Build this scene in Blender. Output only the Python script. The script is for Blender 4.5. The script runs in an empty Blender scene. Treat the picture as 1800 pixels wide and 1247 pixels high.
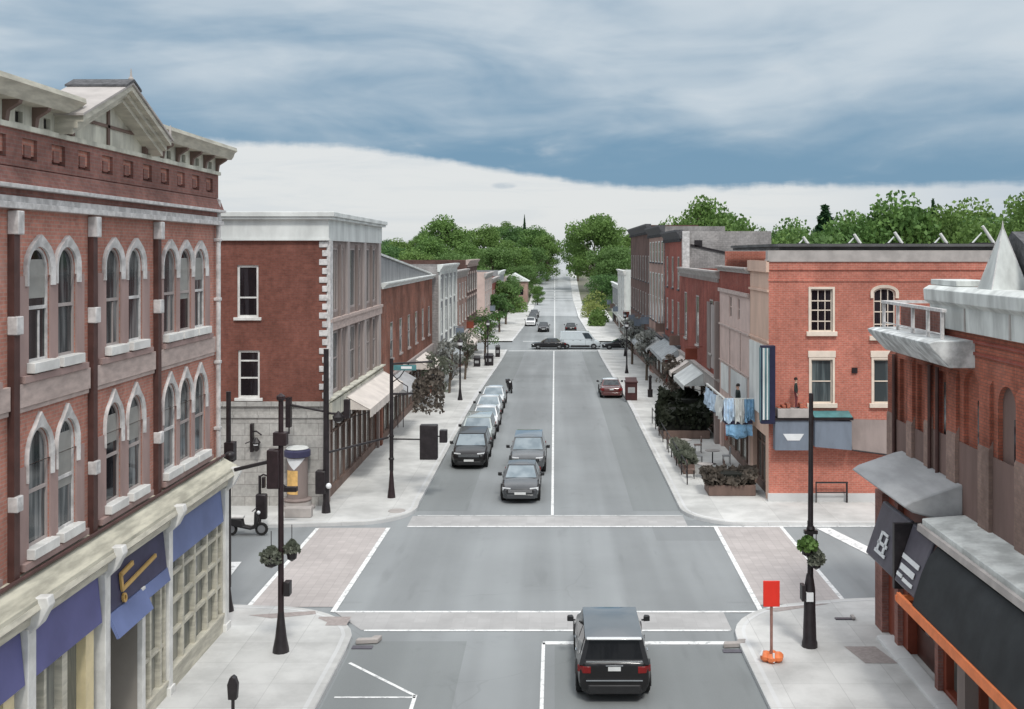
import bpy, bmesh, math, random
from math import sin, cos, pi, radians, sqrt, atan2
from mathutils import Vector, Matrix

C = bpy.context.scene
COL = C.collection
F = 1900.0            # focal length in photo pixels; the optical axis looks level down the street
HC = 11.5             # camera height

# ---------------------------------------------------------------- terrain
_GP = [(-60, 0), (75, 0), (140, -1.3), (156, -1.3), (200, -1.15), (268, -.4), (300, 1.6), (386, 9.6), (420, 10.6), (470, 10.2), (1500, 8.0)]
def gz(y):
    if y <= _GP[0][0]: return 0.0
    for (y0, z0), (y1, z1) in zip(_GP, _GP[1:]):
        if y <= y1:
            t = (y - y0) / (y1 - y0)
            if y0 < 300: t = t * t * (3 - 2 * t)
            return z0 + (z1 - z0) * t
    return _GP[-1][1]

# ---------------------------------------------------------------- node helpers
def new_mat(name):
    m = bpy.data.materials.new(name); m.use_nodes = True
    nt = m.node_tree; nt.nodes.clear()
    out = nt.nodes.new('ShaderNodeOutputMaterial')
    b = nt.nodes.new('ShaderNodeBsdfPrincipled')
    nt.links.new(b.outputs[0], out.inputs[0])
    return m, nt, b
def N(nt, t, **kw):
    n = nt.nodes.new(t)
    for k, v in kw.items(): setattr(n, k, v)
    return n
def L(nt, a, b): nt.links.new(a, b)
def math_n(nt, op, a, b=None, c=None):
    n = N(nt, 'ShaderNodeMath', operation=op)
    for i, v in enumerate((a, b, c)):
        if v is None: continue
        if isinstance(v, (int, float)): n.inputs[i].default_value = v
        else: L(nt, v, n.inputs[i])
    return n.outputs[0]
def mixc(nt, f, a, b, blend='MIX'):
    n = N(nt, 'ShaderNodeMix', data_type='RGBA', blend_type=blend)
    for i, v in ((0, f), (6, a), (7, b)):
        if isinstance(v, (int, float)): n.inputs[i].default_value = v
        elif isinstance(v, (tuple, list)): n.inputs[i].default_value = (v[0], v[1], v[2], 1)
        else: L(nt, v, n.inputs[i])
    return n.outputs[2]
def noise(nt, vec, scale, detail=4, rough=.55, stretch=None):
    if stretch:
        mp = N(nt, 'ShaderNodeMapping'); mp.inputs['Scale'].default_value = stretch
        L(nt, vec, mp.inputs[0]); vec = mp.outputs[0]
    n = N(nt, 'ShaderNodeTexNoise'); L(nt, vec, n.inputs['Vector'])
    n.inputs['Scale'].default_value = scale; n.inputs['Detail'].default_value = detail
    n.inputs['Roughness'].default_value = rough
    return n.outputs['Fac']
def ramp(nt, f, lo, hi, a=0.0, b=1.0):
    n = N(nt, 'ShaderNodeMapRange'); n.interpolation_type = 'SMOOTHSTEP'
    L(nt, f, n.inputs[0])
    for i, v in zip((1, 2, 3, 4), (lo, hi, a, b)):
        if isinstance(v, (int, float)): n.inputs[i].default_value = v
        else: L(nt, v, n.inputs[i])
    return n.outputs[0]
def bump(nt, b, h, strength=.3, dist=.02):
    n = N(nt, 'ShaderNodeBump'); n.inputs['Strength'].default_value = strength
    n.inputs['Distance'].default_value = dist
    L(nt, h, n.inputs['Height']); L(nt, n.outputs[0], b.inputs['Normal'])
def pos(nt): return N(nt, 'ShaderNodeNewGeometry').outputs['Position']

def M_plain(name, c, rough=.6, metal=0, var=.18, scale=2.5, coat=0, spec=.4, stretch=None, bmp=0):
    m, nt, b = new_mat(name)
    p = N(nt, 'ShaderNodeTexCoord').outputs['Object']
    n1 = noise(nt, p, scale, 5, .6, stretch)
    f = ramp(nt, n1, .3, .7)
    d = tuple(max(0, x * (1 - var)) for x in c); l = tuple(min(1, x * (1 + var)) for x in c)
    L(nt, mixc(nt, f, d, l), b.inputs['Base Color'])
    b.inputs['Roughness'].default_value = rough; b.inputs['Metallic'].default_value = metal
    b.inputs['Specular IOR Level'].default_value = spec; b.inputs['Coat Weight'].default_value = coat
    if bmp: bump(nt, b, noise(nt, p, scale * 12, 3), bmp, .01)
    return m

def M_brick(name, c1, c2, mortar, bw=.23, bh=.078, ms=.011, stain=.35, rough=.85, weather=None):
    m, nt, b = new_mat(name)
    p = pos(nt); s = N(nt, 'ShaderNodeSeparateXYZ'); L(nt, p, s.inputs[0])
    u = math_n(nt, 'ADD', s.outputs[0], s.outputs[1])
    cb = N(nt, 'ShaderNodeCombineXYZ'); L(nt, u, cb.inputs[0]); L(nt, s.outputs[2], cb.inputs[1])
    t = N(nt, 'ShaderNodeTexBrick'); L(nt, cb.outputs[0], t.inputs['Vector'])
    t.inputs['Scale'].default_value = 1; t.inputs['Brick Width'].default_value = bw
    t.inputs['Row Height'].default_value = bh; t.inputs['Mortar Size'].default_value = ms
    t.inputs['Mortar Smooth'].default_value = .25; t.inputs['Bias'].default_value = -.1
    t.inputs['Color1'].default_value = (*c1, 1); t.inputs['Color2'].default_value = (*c2, 1)
    t.inputs['Mortar'].default_value = (*mortar, 1)
    n1 = noise(nt, p, .35, 6, .65); n2 = noise(nt, p, 1.2, 5, .6, (1, 1, .22))
    f = ramp(nt, n1, .3, .72, 1 - stain, 1 + stain * .35)
    f2 = ramp(nt, n2, .35, .75, 1.08, 1 - stain * .5)
    v = math_n(nt, 'MULTIPLY', f, f2)
    n4 = noise(nt, p, .9, 6, .7, (1, 1, .10)); n5 = noise(nt, p, 6, 3, .6)
    v = math_n(nt, 'MULTIPLY', v, ramp(nt, n4, .55, .78, 1.0, 1 - stain * .9))
    v = math_n(nt, 'MULTIPLY', v, ramp(nt, n5, .25, .75, .86, 1.14))
    cc = N(nt, 'ShaderNodeCombineXYZ')
    for i in range(3): L(nt, v, cc.inputs[i])
    col = mixc(nt, 1.0, t.outputs[0], cc.outputs[0], 'MULTIPLY')
    if weather:
        n3 = ramp(nt, noise(nt, p, .7, 6, .7), .52, .72)
        col = mixc(nt, math_n(nt, 'MULTIPLY', n3, .55), col, weather)
    L(nt, col, b.inputs['Base Color']); b.inputs['Roughness'].default_value = rough
    b.inputs['Specular IOR Level'].default_value = .2
    bump(nt, b, t.outputs['Fac'], -.35, .012)
    return m

def M_glass(name, dark, light, mixlo=.45, mixhi=.62, rough=.06, streak=(3.2, 3.2, .25)):
    """window glass with whatever hangs behind it (curtains, blinds) as soft vertical bands"""
    m, nt, b = new_mat(name)
    n1 = noise(nt, pos(nt), 1.3, 3, .5, streak)
    f = ramp(nt, n1, mixlo, mixhi)
    L(nt, mixc(nt, f, dark, light), b.inputs['Base Color'])
    b.inputs['Roughness'].default_value = rough; b.inputs['Specular IOR Level'].default_value = .5
    bump(nt, b, noise(nt, pos(nt), .9, 2), .04, .05)
    return m

def M_asphalt(name, c, var=.2):
    m, nt, b = new_mat(name)
    p = pos(nt)
    big = ramp(nt, noise(nt, p, .11, 5, .6), .3, .7)
    lane = ramp(nt, noise(nt, p, .55, 3, .5, (1, .035, 1)), .35, .68)
    fine = noise(nt, p, 55, 2, .7)
    d = tuple(x * (1 - var) for x in c); l = tuple(x * (1 + var) for x in c)
    f = math_n(nt, 'ADD', math_n(nt, 'MULTIPLY', big, .4), math_n(nt, 'MULTIPLY', lane, .6))
    col = mixc(nt, f, d, l)
    col = mixc(nt, math_n(nt, 'MULTIPLY', ramp(nt, fine, .4, .8), .35), col, tuple(x * 1.35 for x in c))
    s_ = N(nt, 'ShaderNodeSeparateXYZ'); L(nt, p, s_.inputs[0])
    st = ramp(nt, noise(nt, p, .42, 6, .72), .58, .74)
    col = mixc(nt, math_n(nt, 'MULTIPLY', st, .28), col, tuple(x * .62 for x in c))
    oil = ramp(nt, noise(nt, p, 1.1, 3, .5, (1, .16, 1)), .60, .72)
    col = mixc(nt, math_n(nt, 'MULTIPLY', oil, .20), col, tuple(x * .5 for x in c))
    pt = N(nt, 'ShaderNodeTexVoronoi', feature='F1', distance='CHEBYCHEV'); pt.inputs['Scale'].default_value = .13; L(nt, p, pt.inputs['Vector'])
    sx = N(nt, 'ShaderNodeSeparateColor'); L(nt, pt.outputs['Color'], sx.inputs[0])
    pm = math_n(nt, 'MULTIPLY', math_n(nt, 'LESS_THAN', pt.outputs['Distance'], .22), math_n(nt, 'GREATER_THAN', sx.outputs[0], .72))
    col = mixc(nt, math_n(nt, 'MULTIPLY', pm, .30), col, tuple(x * .66 for x in c))
    # tarred cracks
    v = N(nt, 'ShaderNodeTexVoronoi', feature='DISTANCE_TO_EDGE'); v.inputs['Scale'].default_value = .16
    w = N(nt, 'ShaderNodeVectorMath', operation='ADD'); L(nt, p, w.inputs[0])
    nn = N(nt, 'ShaderNodeTexNoise'); L(nt, p, nn.inputs['Vector']); nn.inputs['Scale'].default_value = .5
    L(nt, nn.outputs['Color'], w.inputs[1]); L(nt, w.outputs[0], v.inputs['Vector'])
    ck = math_n(nt, 'MULTIPLY', ramp(nt, v.outputs[0], .001, .006, 1, 0), ramp(nt, noise(nt, p, .25, 2), .5, .6))
    col = mixc(nt, math_n(nt, 'MULTIPLY', ck, .16), col, tuple(x * .55 for x in c))
    L(nt, col, b.inputs['Base Color']); b.inputs['Roughness'].default_value = .88
    b.inputs['Specular IOR Level'].default_value = .25
    bump(nt, b, fine, .15, .01)
    return m

def M_concrete(name, c, slab=1.5, var=.12, joint=.78):
    m, nt, b = new_mat(name)
    p = pos(nt)
    t = N(nt, 'ShaderNodeTexBrick'); L(nt, p, t.inputs['Vector'])
    t.offset = 0.0; t.inputs['Scale'].default_value = 1
    t.inputs['Brick Width'].default_value = slab; t.inputs['Row Height'].default_value = slab
    t.inputs['Mortar Size'].default_value = .012; t.inputs['Mortar Smooth'].default_value = .2
    t.inputs['Color1'].default_value = (1, 1, 1, 1); t.inputs['Color2'].default_value = (.9, .9, .9, 1)
    t.inputs['Mortar'].default_value = (joint, joint, joint, 1)
    f = ramp(nt, noise(nt, p, .45, 6, .65), .3, .7)
    d = tuple(x * (1 - var) for x in c); l = tuple(x * (1 + var * .7) for x in c)
    col = mixc(nt, f, d, l)
    col = mixc(nt, 1.0, col, t.outputs[0], 'MULTIPLY')
    st = ramp(nt, noise(nt, p, 1.7, 6, .75), .6, .78)
    col = mixc(nt, math_n(nt, 'MULTIPLY', st, .3), col, tuple(x * .6 for x in c))
    L(nt, col, b.inputs['Base Color']); b.inputs['Roughness'].default_value = .85
    b.inputs['Specular IOR Level'].default_value = .25
    bump(nt, b, noise(nt, p, 30, 3), .12, .01)
    return m

def M_paint(name, c, wear=.5, under=(.2, .21, .215)):
    """road paint: worn through in places"""
    m, nt, b = new_mat(name)
    p = pos(nt)
    f = math_n(nt, 'MULTIPLY', ramp(nt, noise(nt, p, 3.5, 6, .75), .48, .66), wear)
    L(nt, mixc(nt, f, c, under), b.inputs['Base Color']); b.inputs['Roughness'].default_value = .75
    return m

def M_leaf(name, dark, light, hue2=None):
    m, nt, b = new_mat(name)
    tc = N(nt, 'ShaderNodeTexCoord').outputs['Object']
    oi = N(nt, 'ShaderNodeObjectInfo')
    f = ramp(nt, noise(nt, tc, .55, 4, .6), .34, .66)
    g = noise(nt, tc, 5, 2)
    f = math_n(nt, 'ADD', math_n(nt, 'MULTIPLY', f, .65), math_n(nt, 'MULTIPLY', g, .35))
    col = mixc(nt, f, dark, light)
    if hue2: col = mixc(nt, math_n(nt, 'MULTIPLY', oi.outputs['Random'], .6), col, hue2)
    L(nt, col, b.inputs['Base Color']); b.inputs['Roughness'].default_value = .6
    b.inputs['Specular IOR Level'].default_value = .25
    out = [n for n in nt.nodes if n.type == 'OUTPUT_MATERIAL'][0]
    tr = N(nt, 'ShaderNodeBsdfTranslucent'); L(nt, col, tr.inputs[0])
    mx = N(nt, 'ShaderNodeMixShader'); mx.inputs[0].default_value = .3
    L(nt, b.outputs[0], mx.inputs[1]); L(nt, tr.outputs[0], mx.inputs[2]); L(nt, mx.outputs[0], out.inputs[0])
    return m

def M_stripe(name, c1, c2, period=.5, axis=1, duty=.5, rough=.8):
    m, nt, b = new_mat(name)
    s = N(nt, 'ShaderNodeSeparateXYZ'); L(nt, pos(nt), s.inputs[0])
    f = math_n(nt, 'FRACT', math_n(nt, 'DIVIDE', s.outputs[axis], period))
    f = math_n(nt, 'GREATER_THAN', f, duty)
    col = mixc(nt, f, c1, c2)
    n1 = ramp(nt, noise(nt, pos(nt), 1.4, 5), .35, .7, .82, 1.05)
    cc = N(nt, 'ShaderNodeCombineXYZ')
    for i in range(3): L(nt, n1, cc.inputs[i])
    L(nt, mixc(nt, 1.0, col, cc.outputs[0], 'MULTIPLY'), b.inputs['Base Color'])
    b.inputs['Roughness'].default_value = rough
    return m

# ---------------------------------------------------------------- mesh builder
def FL(X): return lambda a, b, z: (X + b, a, z)      # a facade that faces +X (west side of the street); b is outwards
def FR(X): return lambda a, b, z: (X - b, a, z)      # a facade that faces -X
def FF(Y): return lambda a, b, z: (a, Y - b, z)      # a wall that faces the camera end of the street

class MB:
    def __init__(s, xf=None):
        s.v = []; s.f = []; s.mi = []; s.xf = xf or (lambda a, b, z: (a, b, z)); s.cur = 0
    def add(s, pts, faces):
        o = len(s.v); s.v += [s.xf(*p) for p in pts]
        for f in faces: s.f.append([o + i for i in f]); s.mi.append(s.cur)
        return s
    def box(s, a0, a1, b0, b1, z0, z1):
        return s.add([(a0, b0, z0), (a1, b0, z0), (a1, b1, z0), (a0, b1, z0), (a0, b0, z1), (a1, b0, z1), (a1, b1, z1), (a0, b1, z1)],
                     [(0, 3, 2, 1), (4, 5, 6, 7), (0, 1, 5, 4), (1, 2, 6, 5), (2, 3, 7, 6), (3, 0, 4, 7)])
    def quad(s, *p): return s.add(list(p), [tuple(range(len(p)))])
    def prism(s, prof, a0, a1):
        """prof: (b, z) loop, swept along a"""
        n = len(prof)
        pts = [(a0, b, z) for b, z in prof] + [(a1, b, z) for b, z in prof]
        fs = [(i, (i + 1) % n, n + (i + 1) % n, n + i) for i in range(n)] + [tuple(range(n))[::-1], tuple(range(n, 2 * n))]
        return s.add(pts, fs)
    def prism_b(s, prof, b0, b1):
        """prof: (a, z) loop, swept along b"""
        n = len(prof)
        pts = [(a, b0, z) for a, z in prof] + [(a, b1, z) for a, z in prof]
        fs = [(i, (i + 1) % n, n + (i + 1) % n, n + i) for i in range(n)] + [tuple(range(n))[::-1], tuple(range(n, 2 * n))]
        return s.add(pts, fs)
    def prism_z(s, prof, z0, z1):
        n = len(prof)
        pts = [(a, b, z0) for a, b in prof] + [(a, b, z1) for a, b in prof]
        fs = [(i, (i + 1) % n, n + (i + 1) % n, n + i) for i in range(n)] + [tuple(range(n))[::-1], tuple(range(n, 2 * n))]
        return s.add(pts, fs)
    def tube(s, p0, p1, r0, r1=None, n=10):
        r1 = r0 if r1 is None else r1
        p0, p1 = Vector(p0), Vector(p1); d = (p1 - p0)
        if d.length < 1e-6: return s
        d.normalize(); u = d.orthogonal().normalized(); w = d.cross(u)
        pts = []
        for p, r in ((p0, r0), (p1, r1)):
            for i in range(n):
                t = 2 * pi * i / n; pts.append(tuple(p + (u * cos(t) + w * sin(t)) * r))
        fs = [(i, (i + 1) % n, n + (i + 1) % n, n + i) for i in range(n)] + [tuple(range(n))[::-1], tuple(range(n, 2 * n))]
        return s.add(pts, fs)
    def path(s, pts, r, n=8):
        for i, (p, q) in enumerate(zip(pts, pts[1:])):
            ra = r[i] if isinstance(r, (list, tuple)) else r; rb = r[i + 1] if isinstance(r, (list, tuple)) else r
            s.tube(p, q, ra, rb, n)
        return s
    def lathe(s, prof, c=(0, 0, 0), n=16, sx=1, sy=1):
        """prof: (r, z) from bottom to top"""
        pts = []; k = len(prof)
        for r, z in prof:
            for i in range(n):
                t = 2 * pi * i / n; pts.append((c[0] + r * cos(t) * sx, c[1] + r * sin(t) * sy, c[2] + z))
        fs = [(j * n + i, j * n + (i + 1) % n, (j + 1) * n + (i + 1) % n, (j + 1) * n + i) for j in range(k - 1) for i in range(n)]
        fs += [tuple(range(n))[::-1], tuple(range((k - 1) * n, k * n))]
        return s.add(pts, fs)
    def ball(s, c, r, n=10, m=6):
        prof = [(max(.001, r * sin(pi * i / m)), -r * cos(pi * i / m)) for i in range(m + 1)]
        return s.lathe(prof, c, n)
    def build(s, name, mats, parent=None, smooth=35, bevel=0, subsurf=0, bseg=2):
        me = bpy.data.meshes.new(name)
        off = Vector((0, 0, 0))
        p = parent
        while p is not None: off += p.location; p = p.parent
        if parent is not None and parent.get('_local'): off = Vector((0, 0, 0))
        me.from_pydata([tuple(Vector(v) - off) for v in s.v], [], s.f)
        if not isinstance(mats, (list, tuple)): mats = [mats]
        for m in mats: me.materials.append(m)
        if len(mats) > 1: me.polygons.foreach_set('material_index', s.mi)
        bm = bmesh.new(); bm.from_mesh(me)
        bmesh.ops.recalc_face_normals(bm, faces=bm.faces); bm.to_mesh(me); bm.free()
        if smooth:
            me.polygons.foreach_set('use_smooth', [True] * len(me.polygons))
            me.set_sharp_from_angle(angle=radians(smooth))
        o = bpy.data.objects.new(name, me); COL.objects.link(o)
        if parent is not None: o.parent = parent
        if bevel:
            md = o.modifiers.new('bevel', 'BEVEL'); md.width = bevel; md.segments = bseg; md.limit_method = 'ANGLE'; md.angle_limit = radians(40)
        if subsurf:
            md = o.modifiers.new('subsurf', 'SUBSURF'); md.levels = subsurf; md.render_levels = subsurf
        return o

def split_build(m, name, mats, parent, **kw):
    """one object per connected piece"""
    par = list(range(len(m.v)))
    def find(i):
        while par[i] != i: par[i] = par[par[i]]; i = par[i]
        return i
    for f in m.f:
        r = find(f[0])
        for i in f[1:]: par[find(i)] = r
    gr = {}
    for f in m.f: gr.setdefault(find(f[0]), []).append(f)
    out = []
    for fs in gr.values():
        q = MB(); ids = {}
        for f in fs:
            q.f.append([ids.setdefault(i, len(ids)) for i in f]); q.mi.append(0)
        q.v = [None] * len(ids)
        for i, j in ids.items(): q.v[j] = m.v[i]
        out.append(q.build(name, mats, parent, **kw))
    return out

def thing(name, label, cat, loc=(0, 0, 0), rz=0, group=None, local=False):
    o = bpy.data.objects.new(name, None); COL.objects.link(o); o.empty_display_size = .3
    o.location = loc; o.rotation_euler = (0, 0, rz)
    o['label'] = label; o['category'] = cat
    if group: o['group'] = group
    if local: o['_local'] = 1
    return o
def tag(o, label, cat, group=None, kind=None):
    o['label'] = label; o['category'] = cat
    if group: o['group'] = group
    if kind: o['kind'] = kind
    return o
def struct(o): o['kind'] = 'structure'; return o
def dup(o, parent=None):
    c = o.copy(); COL.objects.link(c)
    if parent is not None: c.parent = parent
    for ch in list(o.children): dup(ch, c)
    return c
def place(proto, used, loc, rz, label, group=None, scale=None):
    o = dup(proto) if used else proto
    o.location = loc; o.rotation_euler = (0, 0, rz); o['label'] = label
    if group: o['group'] = group
    elif 'group' in o: del o['group']
    if scale: o.scale = scale
    return o
# ---------------------------------------------------------------- materials
B_MAUVE = M_brick('mauve brick', (.52, .225, .168), (.43, .185, .14), (.43, .29, .245), stain=.28, weather=(.30, .205, .18))
W_PIER = M_brick('overlay tinted pier brick', (.30, .205, .17), (.26, .175, .15), (.25, .185, .16), stain=.3)  # brown tone follows a translucent grey overlay, not the brick
W_PIERD = M_plain('overlay tinted panel', (.175, .115, .10), .8, var=.18, scale=1.2, stretch=(1, 1, .2))  # dull tone follows the same grey overlay
B_DARK = M_brick('dark frieze brick', (.30, .14, .115), (.24, .11, .095), (.25, .165, .145), stain=.32)
B_BROWN = M_brick('brown red brick', (.225, .085, .062), (.18, .066, .05), (.18, .095, .078), stain=.3)
B_ORANGE = M_brick('orange red brick', (.54, .18, .128), (.45, .145, .105), (.49, .27, .215), bh=.085, stain=.2)
B_RED = M_brick('deep red brick', (.33, .085, .062), (.27, .068, .05), (.25, .11, .09), stain=.35, weather=(.2, .12, .1))
B_RUST = M_brick('rust brick', (.47, .15, .095), (.38, .12, .078), (.25, .12, .09), stain=.5, weather=(.16, .10, .085))
B_GREY = M_brick('grey painted brick', (.36, .34, .33), (.30, .285, .28), (.24, .23, .225), bh=.15, bw=.4, stain=.35)
B_PINK = M_brick('pink grey brick', (.42, .27, .225), (.36, .225, .19), (.34, .26, .23), stain=.25)
B_UMBER = M_brick('umber brick', (.15, .085, .07), (.12, .065, .055), (.13, .09, .08), stain=.35)
S_STONE = M_brick('ashlar stone', (.46, .45, .425), (.39, .385, .365), (.28, .27, .255), bw=1.1, bh=.55, ms=.018, stain=.2)
B_OGR = M_brick('weathered orange brick', (.36, .135, .085), (.27, .11, .08), (.24, .15, .12), stain=.5, weather=(.21, .165, .145))
S_RCORN = M_plain('weathered white cornice', (.55, .57, .55), .6, var=.26, scale=1.6, stretch=(1, 1, .3))
S_BEIGE = M_plain('beige render', (.60, .42, .33), .85, var=.1, scale=.8, stretch=(1, 1, .4), bmp=.1)
S_PINKP = M_plain('pale pink render', (.56, .43, .385), .85, var=.1, scale=.9, bmp=.1)
S_CREAM = M_plain('cream painted wood', (.50, .475, .395), .6, var=.2, scale=5, stretch=(.3, .3, 1.6))
S_CREAMW = M_plain('weathered cream boards', (.55, .54, .46), .65, var=.34, scale=1.4, stretch=(1, 1, .35))
S_WHITE = M_plain('white painted trim', (.66, .655, .63), .55, var=.14, scale=2)
S_HOOD = M_plain('white stone hood', (.55, .535, .525), .75, var=.24, scale=4)
S_CANVF = M_plain('cream window paint', (.74, .64, .54), .55, var=.07)
S_OFFW = M_plain('off white metal', (.64, .66, .64), .5, var=.17, scale=.8, stretch=(1, 1, .4))
S_BAND = M_plain('pale stone band', (.46, .37, .335), .8, var=.15, scale=2.2, stretch=(1, 1, 3))
S_LEAD = M_plain('weathered ledge', (.44, .42, .34), .75, var=.3, scale=3, stretch=(1.5, .25, 1))
S_MAUVE = M_plain('mauve stone', (.34, .24, .22), .8, var=.12, scale=1.6, stretch=(1, 1, .3))
S_GREYS = M_plain('grey cornice stone', (.40, .37, .35), .8, var=.15, scale=1.5)
S_ROOF = M_plain('dark roof shingles', (.085, .085, .09), .8, var=.35, scale=9, bmp=.3)
S_TAR = M_plain('tar roof', (.10, .10, .10), .9, var=.3, scale=.7)
S_SLATE = M_plain('slate grey cladding', (.25, .255, .26), .7, var=.18, scale=1.2, stretch=(1, 1, .25))
S_PIPE = M_plain('dark downpipe', (.075, .035, .03), .5, var=.2)
W_BROWN = M_plain('brown timber', (.17, .115, .095), .7, var=.2, scale=2, stretch=(1, 1, .2))
W_YELL = M_plain('butter yellow timber', (.66, .56, .34), .5, var=.1)
W_MAUVE = M_plain('grey mauve timber', (.36, .315, .30), .65, var=.12, scale=1.6, stretch=(1, 1, .2))
W_MAUVED = M_plain('dull brown panel', (.24, .195, .18), .7, var=.15, scale=1.6, stretch=(1, 1, .2))
P_BLUE = M_plain('violet blue sign board', (.105, .108, .26), .5, var=.12, scale=.8)
P_BLUE2 = M_plain('dusty blue sign board', (.135, .175, .34), .5, var=.12, scale=.8)
P_NAVY = M_plain('navy sign board', (.045, .045, .095), .5, var=.15)
P_GOLD = M_plain('gilt lettering', (.62, .40, .13), .4, var=.1, metal=.3)
P_TEAL = M_plain('teal metal', (.08, .22, .23), .5, var=.2)
P_BLUEG = M_plain('blue grey canvas', (.17, .20, .245), .7, var=.16, scale=1.4, stretch=(1, 1, .3))
P_BLUEC = M_plain('sky blue canvas', (.25, .46, .66), .8, var=.3, scale=2.4)
P_ORANGE = M_plain('orange paint', (.72, .20, .07), .5, var=.12)
P_RED = M_plain('signal red', (.78, .035, .02), .45, var=.06)
P_BLACK = M_plain('black painted iron', (.022, .018, .02), .4, var=.3, scale=4)
P_MAROON = M_plain('dark maroon iron', (.028, .016, .018), .45, var=.25, scale=4)
P_SLATE = M_plain('slate sign face', (.10, .095, .115), .4, var=.12)
P_CHAR = M_plain('charcoal canvas', (.022, .025, .027), .75, var=.25, scale=1.2)
P_GCANV = M_plain('grey canvas', (.36, .365, .37), .8, var=.14, scale=1.8, stretch=(1, .3, 1))
P_CANV = M_plain('cream canvas', (.66, .60, .55), .8, var=.1, scale=1.5)
P_MARB = M_plain('streaked white panel', (.50, .515, .51), .55, var=.42, scale=2.2, stretch=(1, 1.6, 1))
P_STORE = M_plain('oxblood panel', (.19, .045, .025), .5, var=.18, scale=1)
P_DOORD = M_plain('dark door', (.06, .018, .012), .45, var=.2)
P_TAUPE = M_plain('taupe wall', (.29, .265, .235), .8, var=.1, scale=.7)
G_CURT = M_glass('curtained glass', (.035, .042, .045), (.19, .195, .195), .42, .6)
G_DARK = M_glass('dark glass', (.008, .009, .012), (.025, .025, .03), .45, .6)
G_SHOP = M_glass('shop glass', (.10, .11, .105), (.27, .27, .24), .38, .62, streak=(2.2, 2.2, .3))
G_BLUE = M_glass('blue grey glass', (.05, .065, .07), (.13, .16, .165), .4, .65)
G_TAUPE = M_glass('blinded glass', (.15, .135, .125), (.27, .25, .235), .35, .65)
ASPHALT = M_asphalt('asphalt', (.25, .265, .27), .2)
ASPH_DK = M_asphalt('asphalt parking', (.215, .23, .232), .13)
CONC = M_concrete('pavement concrete', (.56, .56, .545), 1.5, var=.2)
CONC_K = M_concrete('kerb concrete', (.62, .625, .62), 3.0, joint=.75)
CONC_L = M_concrete('pale concrete', (.58, .58, .56), 2.4, var=.2)
PAVER_G = M_concrete('grey crossing pavers', (.42, .415, .41), .4, var=.12, joint=.9)
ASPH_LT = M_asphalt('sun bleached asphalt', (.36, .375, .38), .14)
PAVER = M_concrete('pink pavers', (.465, .43, .415), .32, var=.1, joint=.82)
PAINT = M_paint('white road paint', (.78, .79, .78), .62)
PAINT_W = M_paint('worn road paint', (.62, .63, .62), .7)
TACT = M_plain('brown tactile paving', (.33, .29, .275), .85, var=.12, scale=8, bmp=.4)
def M_ground():
    m, nt, b = new_mat('ground earth')
    p = pos(nt)
    f = ramp(nt, noise(nt, p, .05, 5), .4, .6)
    c = mixc(nt, f, (.10, .125, .06), (.17, .165, .13))
    L(nt, c, b.inputs['Base Color']); b.inputs['Roughness'].default_value = .95
    return m
GROUND = M_ground()
LEAF = M_leaf('broad leaf', (.06, .13, .038), (.18, .31, .085), (.2, .29, .08))
LEAFS = M_leaf('silvery leaf', (.10, .11, .10), (.42, .43, .40))
LEAF2 = M_leaf('dark leaf', (.05, .11, .04), (.13, .245, .075), (.15, .24, .07))
LEAFY = M_leaf('yellow green leaf', (.15, .20, .06), (.38, .42, .13))
LEAFN = M_leaf('conifer needles', (.018, .058, .022), (.045, .11, .04))
LEAFD = M_leaf('dusky leaf', (.07, .09, .06), (.24, .25, .2))
LEAFH = M_leaf('dark hedge leaf', (.012, .016, .01), (.04, .048, .03))
LEAFB = M_leaf('dry trailing leaf', (.07, .06, .05), (.21, .18, .15))
BARK = M_plain('bark', (.11, .085, .065), .9, var=.3, scale=4, stretch=(1, 1, .2), bmp=.4)
BARKP = M_plain('pale bark', (.30, .27, .22), .9, var=.25, scale=4, stretch=(1, 1, .2))
TYRE = M_plain('tyre rubber', (.018, .018, .018), .8, var=.2)
RIM = M_plain('alloy rim', (.38, .39, .4), .3, metal=.8, var=.1)
CHROME = M_plain('chrome', (.75, .76, .78), .18, metal=1, var=.05)
CARGL = M_glass('car glass', (.025, .03, .035), (.05, .06, .065), .4, .6, rough=.03)
CARGLB = M_glass('car glass with painted sky reflection', (.17, .215, .245), (.27, .32, .35), .35, .65, rough=.05, streak=(1.2, 1.2, .8))  # pale blue-grey sky reflection painted into the base colour of the glass
LAMPW = M_plain('headlamp lens', (.75, .77, .78), .15, var=.05)
LAMPR = M_plain('tail lamp red', (.20, .012, .012), .2, var=.1)
PLATE = M_plain('number plate', (.68, .69, .68), .5, var=.08)
TRIMB = M_plain('black trim', (.02, .02, .021), .5, var=.1)
PT_BLACK = M_plain('black car paint', (.013, .012, .0125), .28, coat=.35, var=.1, spec=.3)
PT_CHAR = M_plain('charcoal car paint', (.05, .053, .057), .22, coat=.6, var=.08, spec=.4)
PT_SILV = M_plain('silver car paint', (.62, .65, .655), .22, coat=1, var=.05, spec=.5)
PT_WHITE = M_plain('white car paint', (.76, .77, .77), .25, coat=1, var=.04, spec=.5)
PT_MARO = M_plain('maroon car paint', (.10, .025, .022), .2, coat=1, var=.1, spec=.5)
PT_BLUEG = M_plain('pale blue car paint', (.46, .53, .56), .25, coat=1, var=.05, spec=.5)
SKIN = M_plain('skin', (.46, .28, .21), .5, var=.06)
CL_DARK = M_plain('dark green jacket', (.022, .032, .03), .85, var=.2)
CL_BLACK = M_plain('black cloth', (.012, .012, .013), .85, var=.2)
CL_MAR = M_plain('maroon trousers', (.13, .03, .035), .85, var=.15)
HAIR = M_plain('dark hair', (.02, .015, .012), .7, var=.2)
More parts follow.
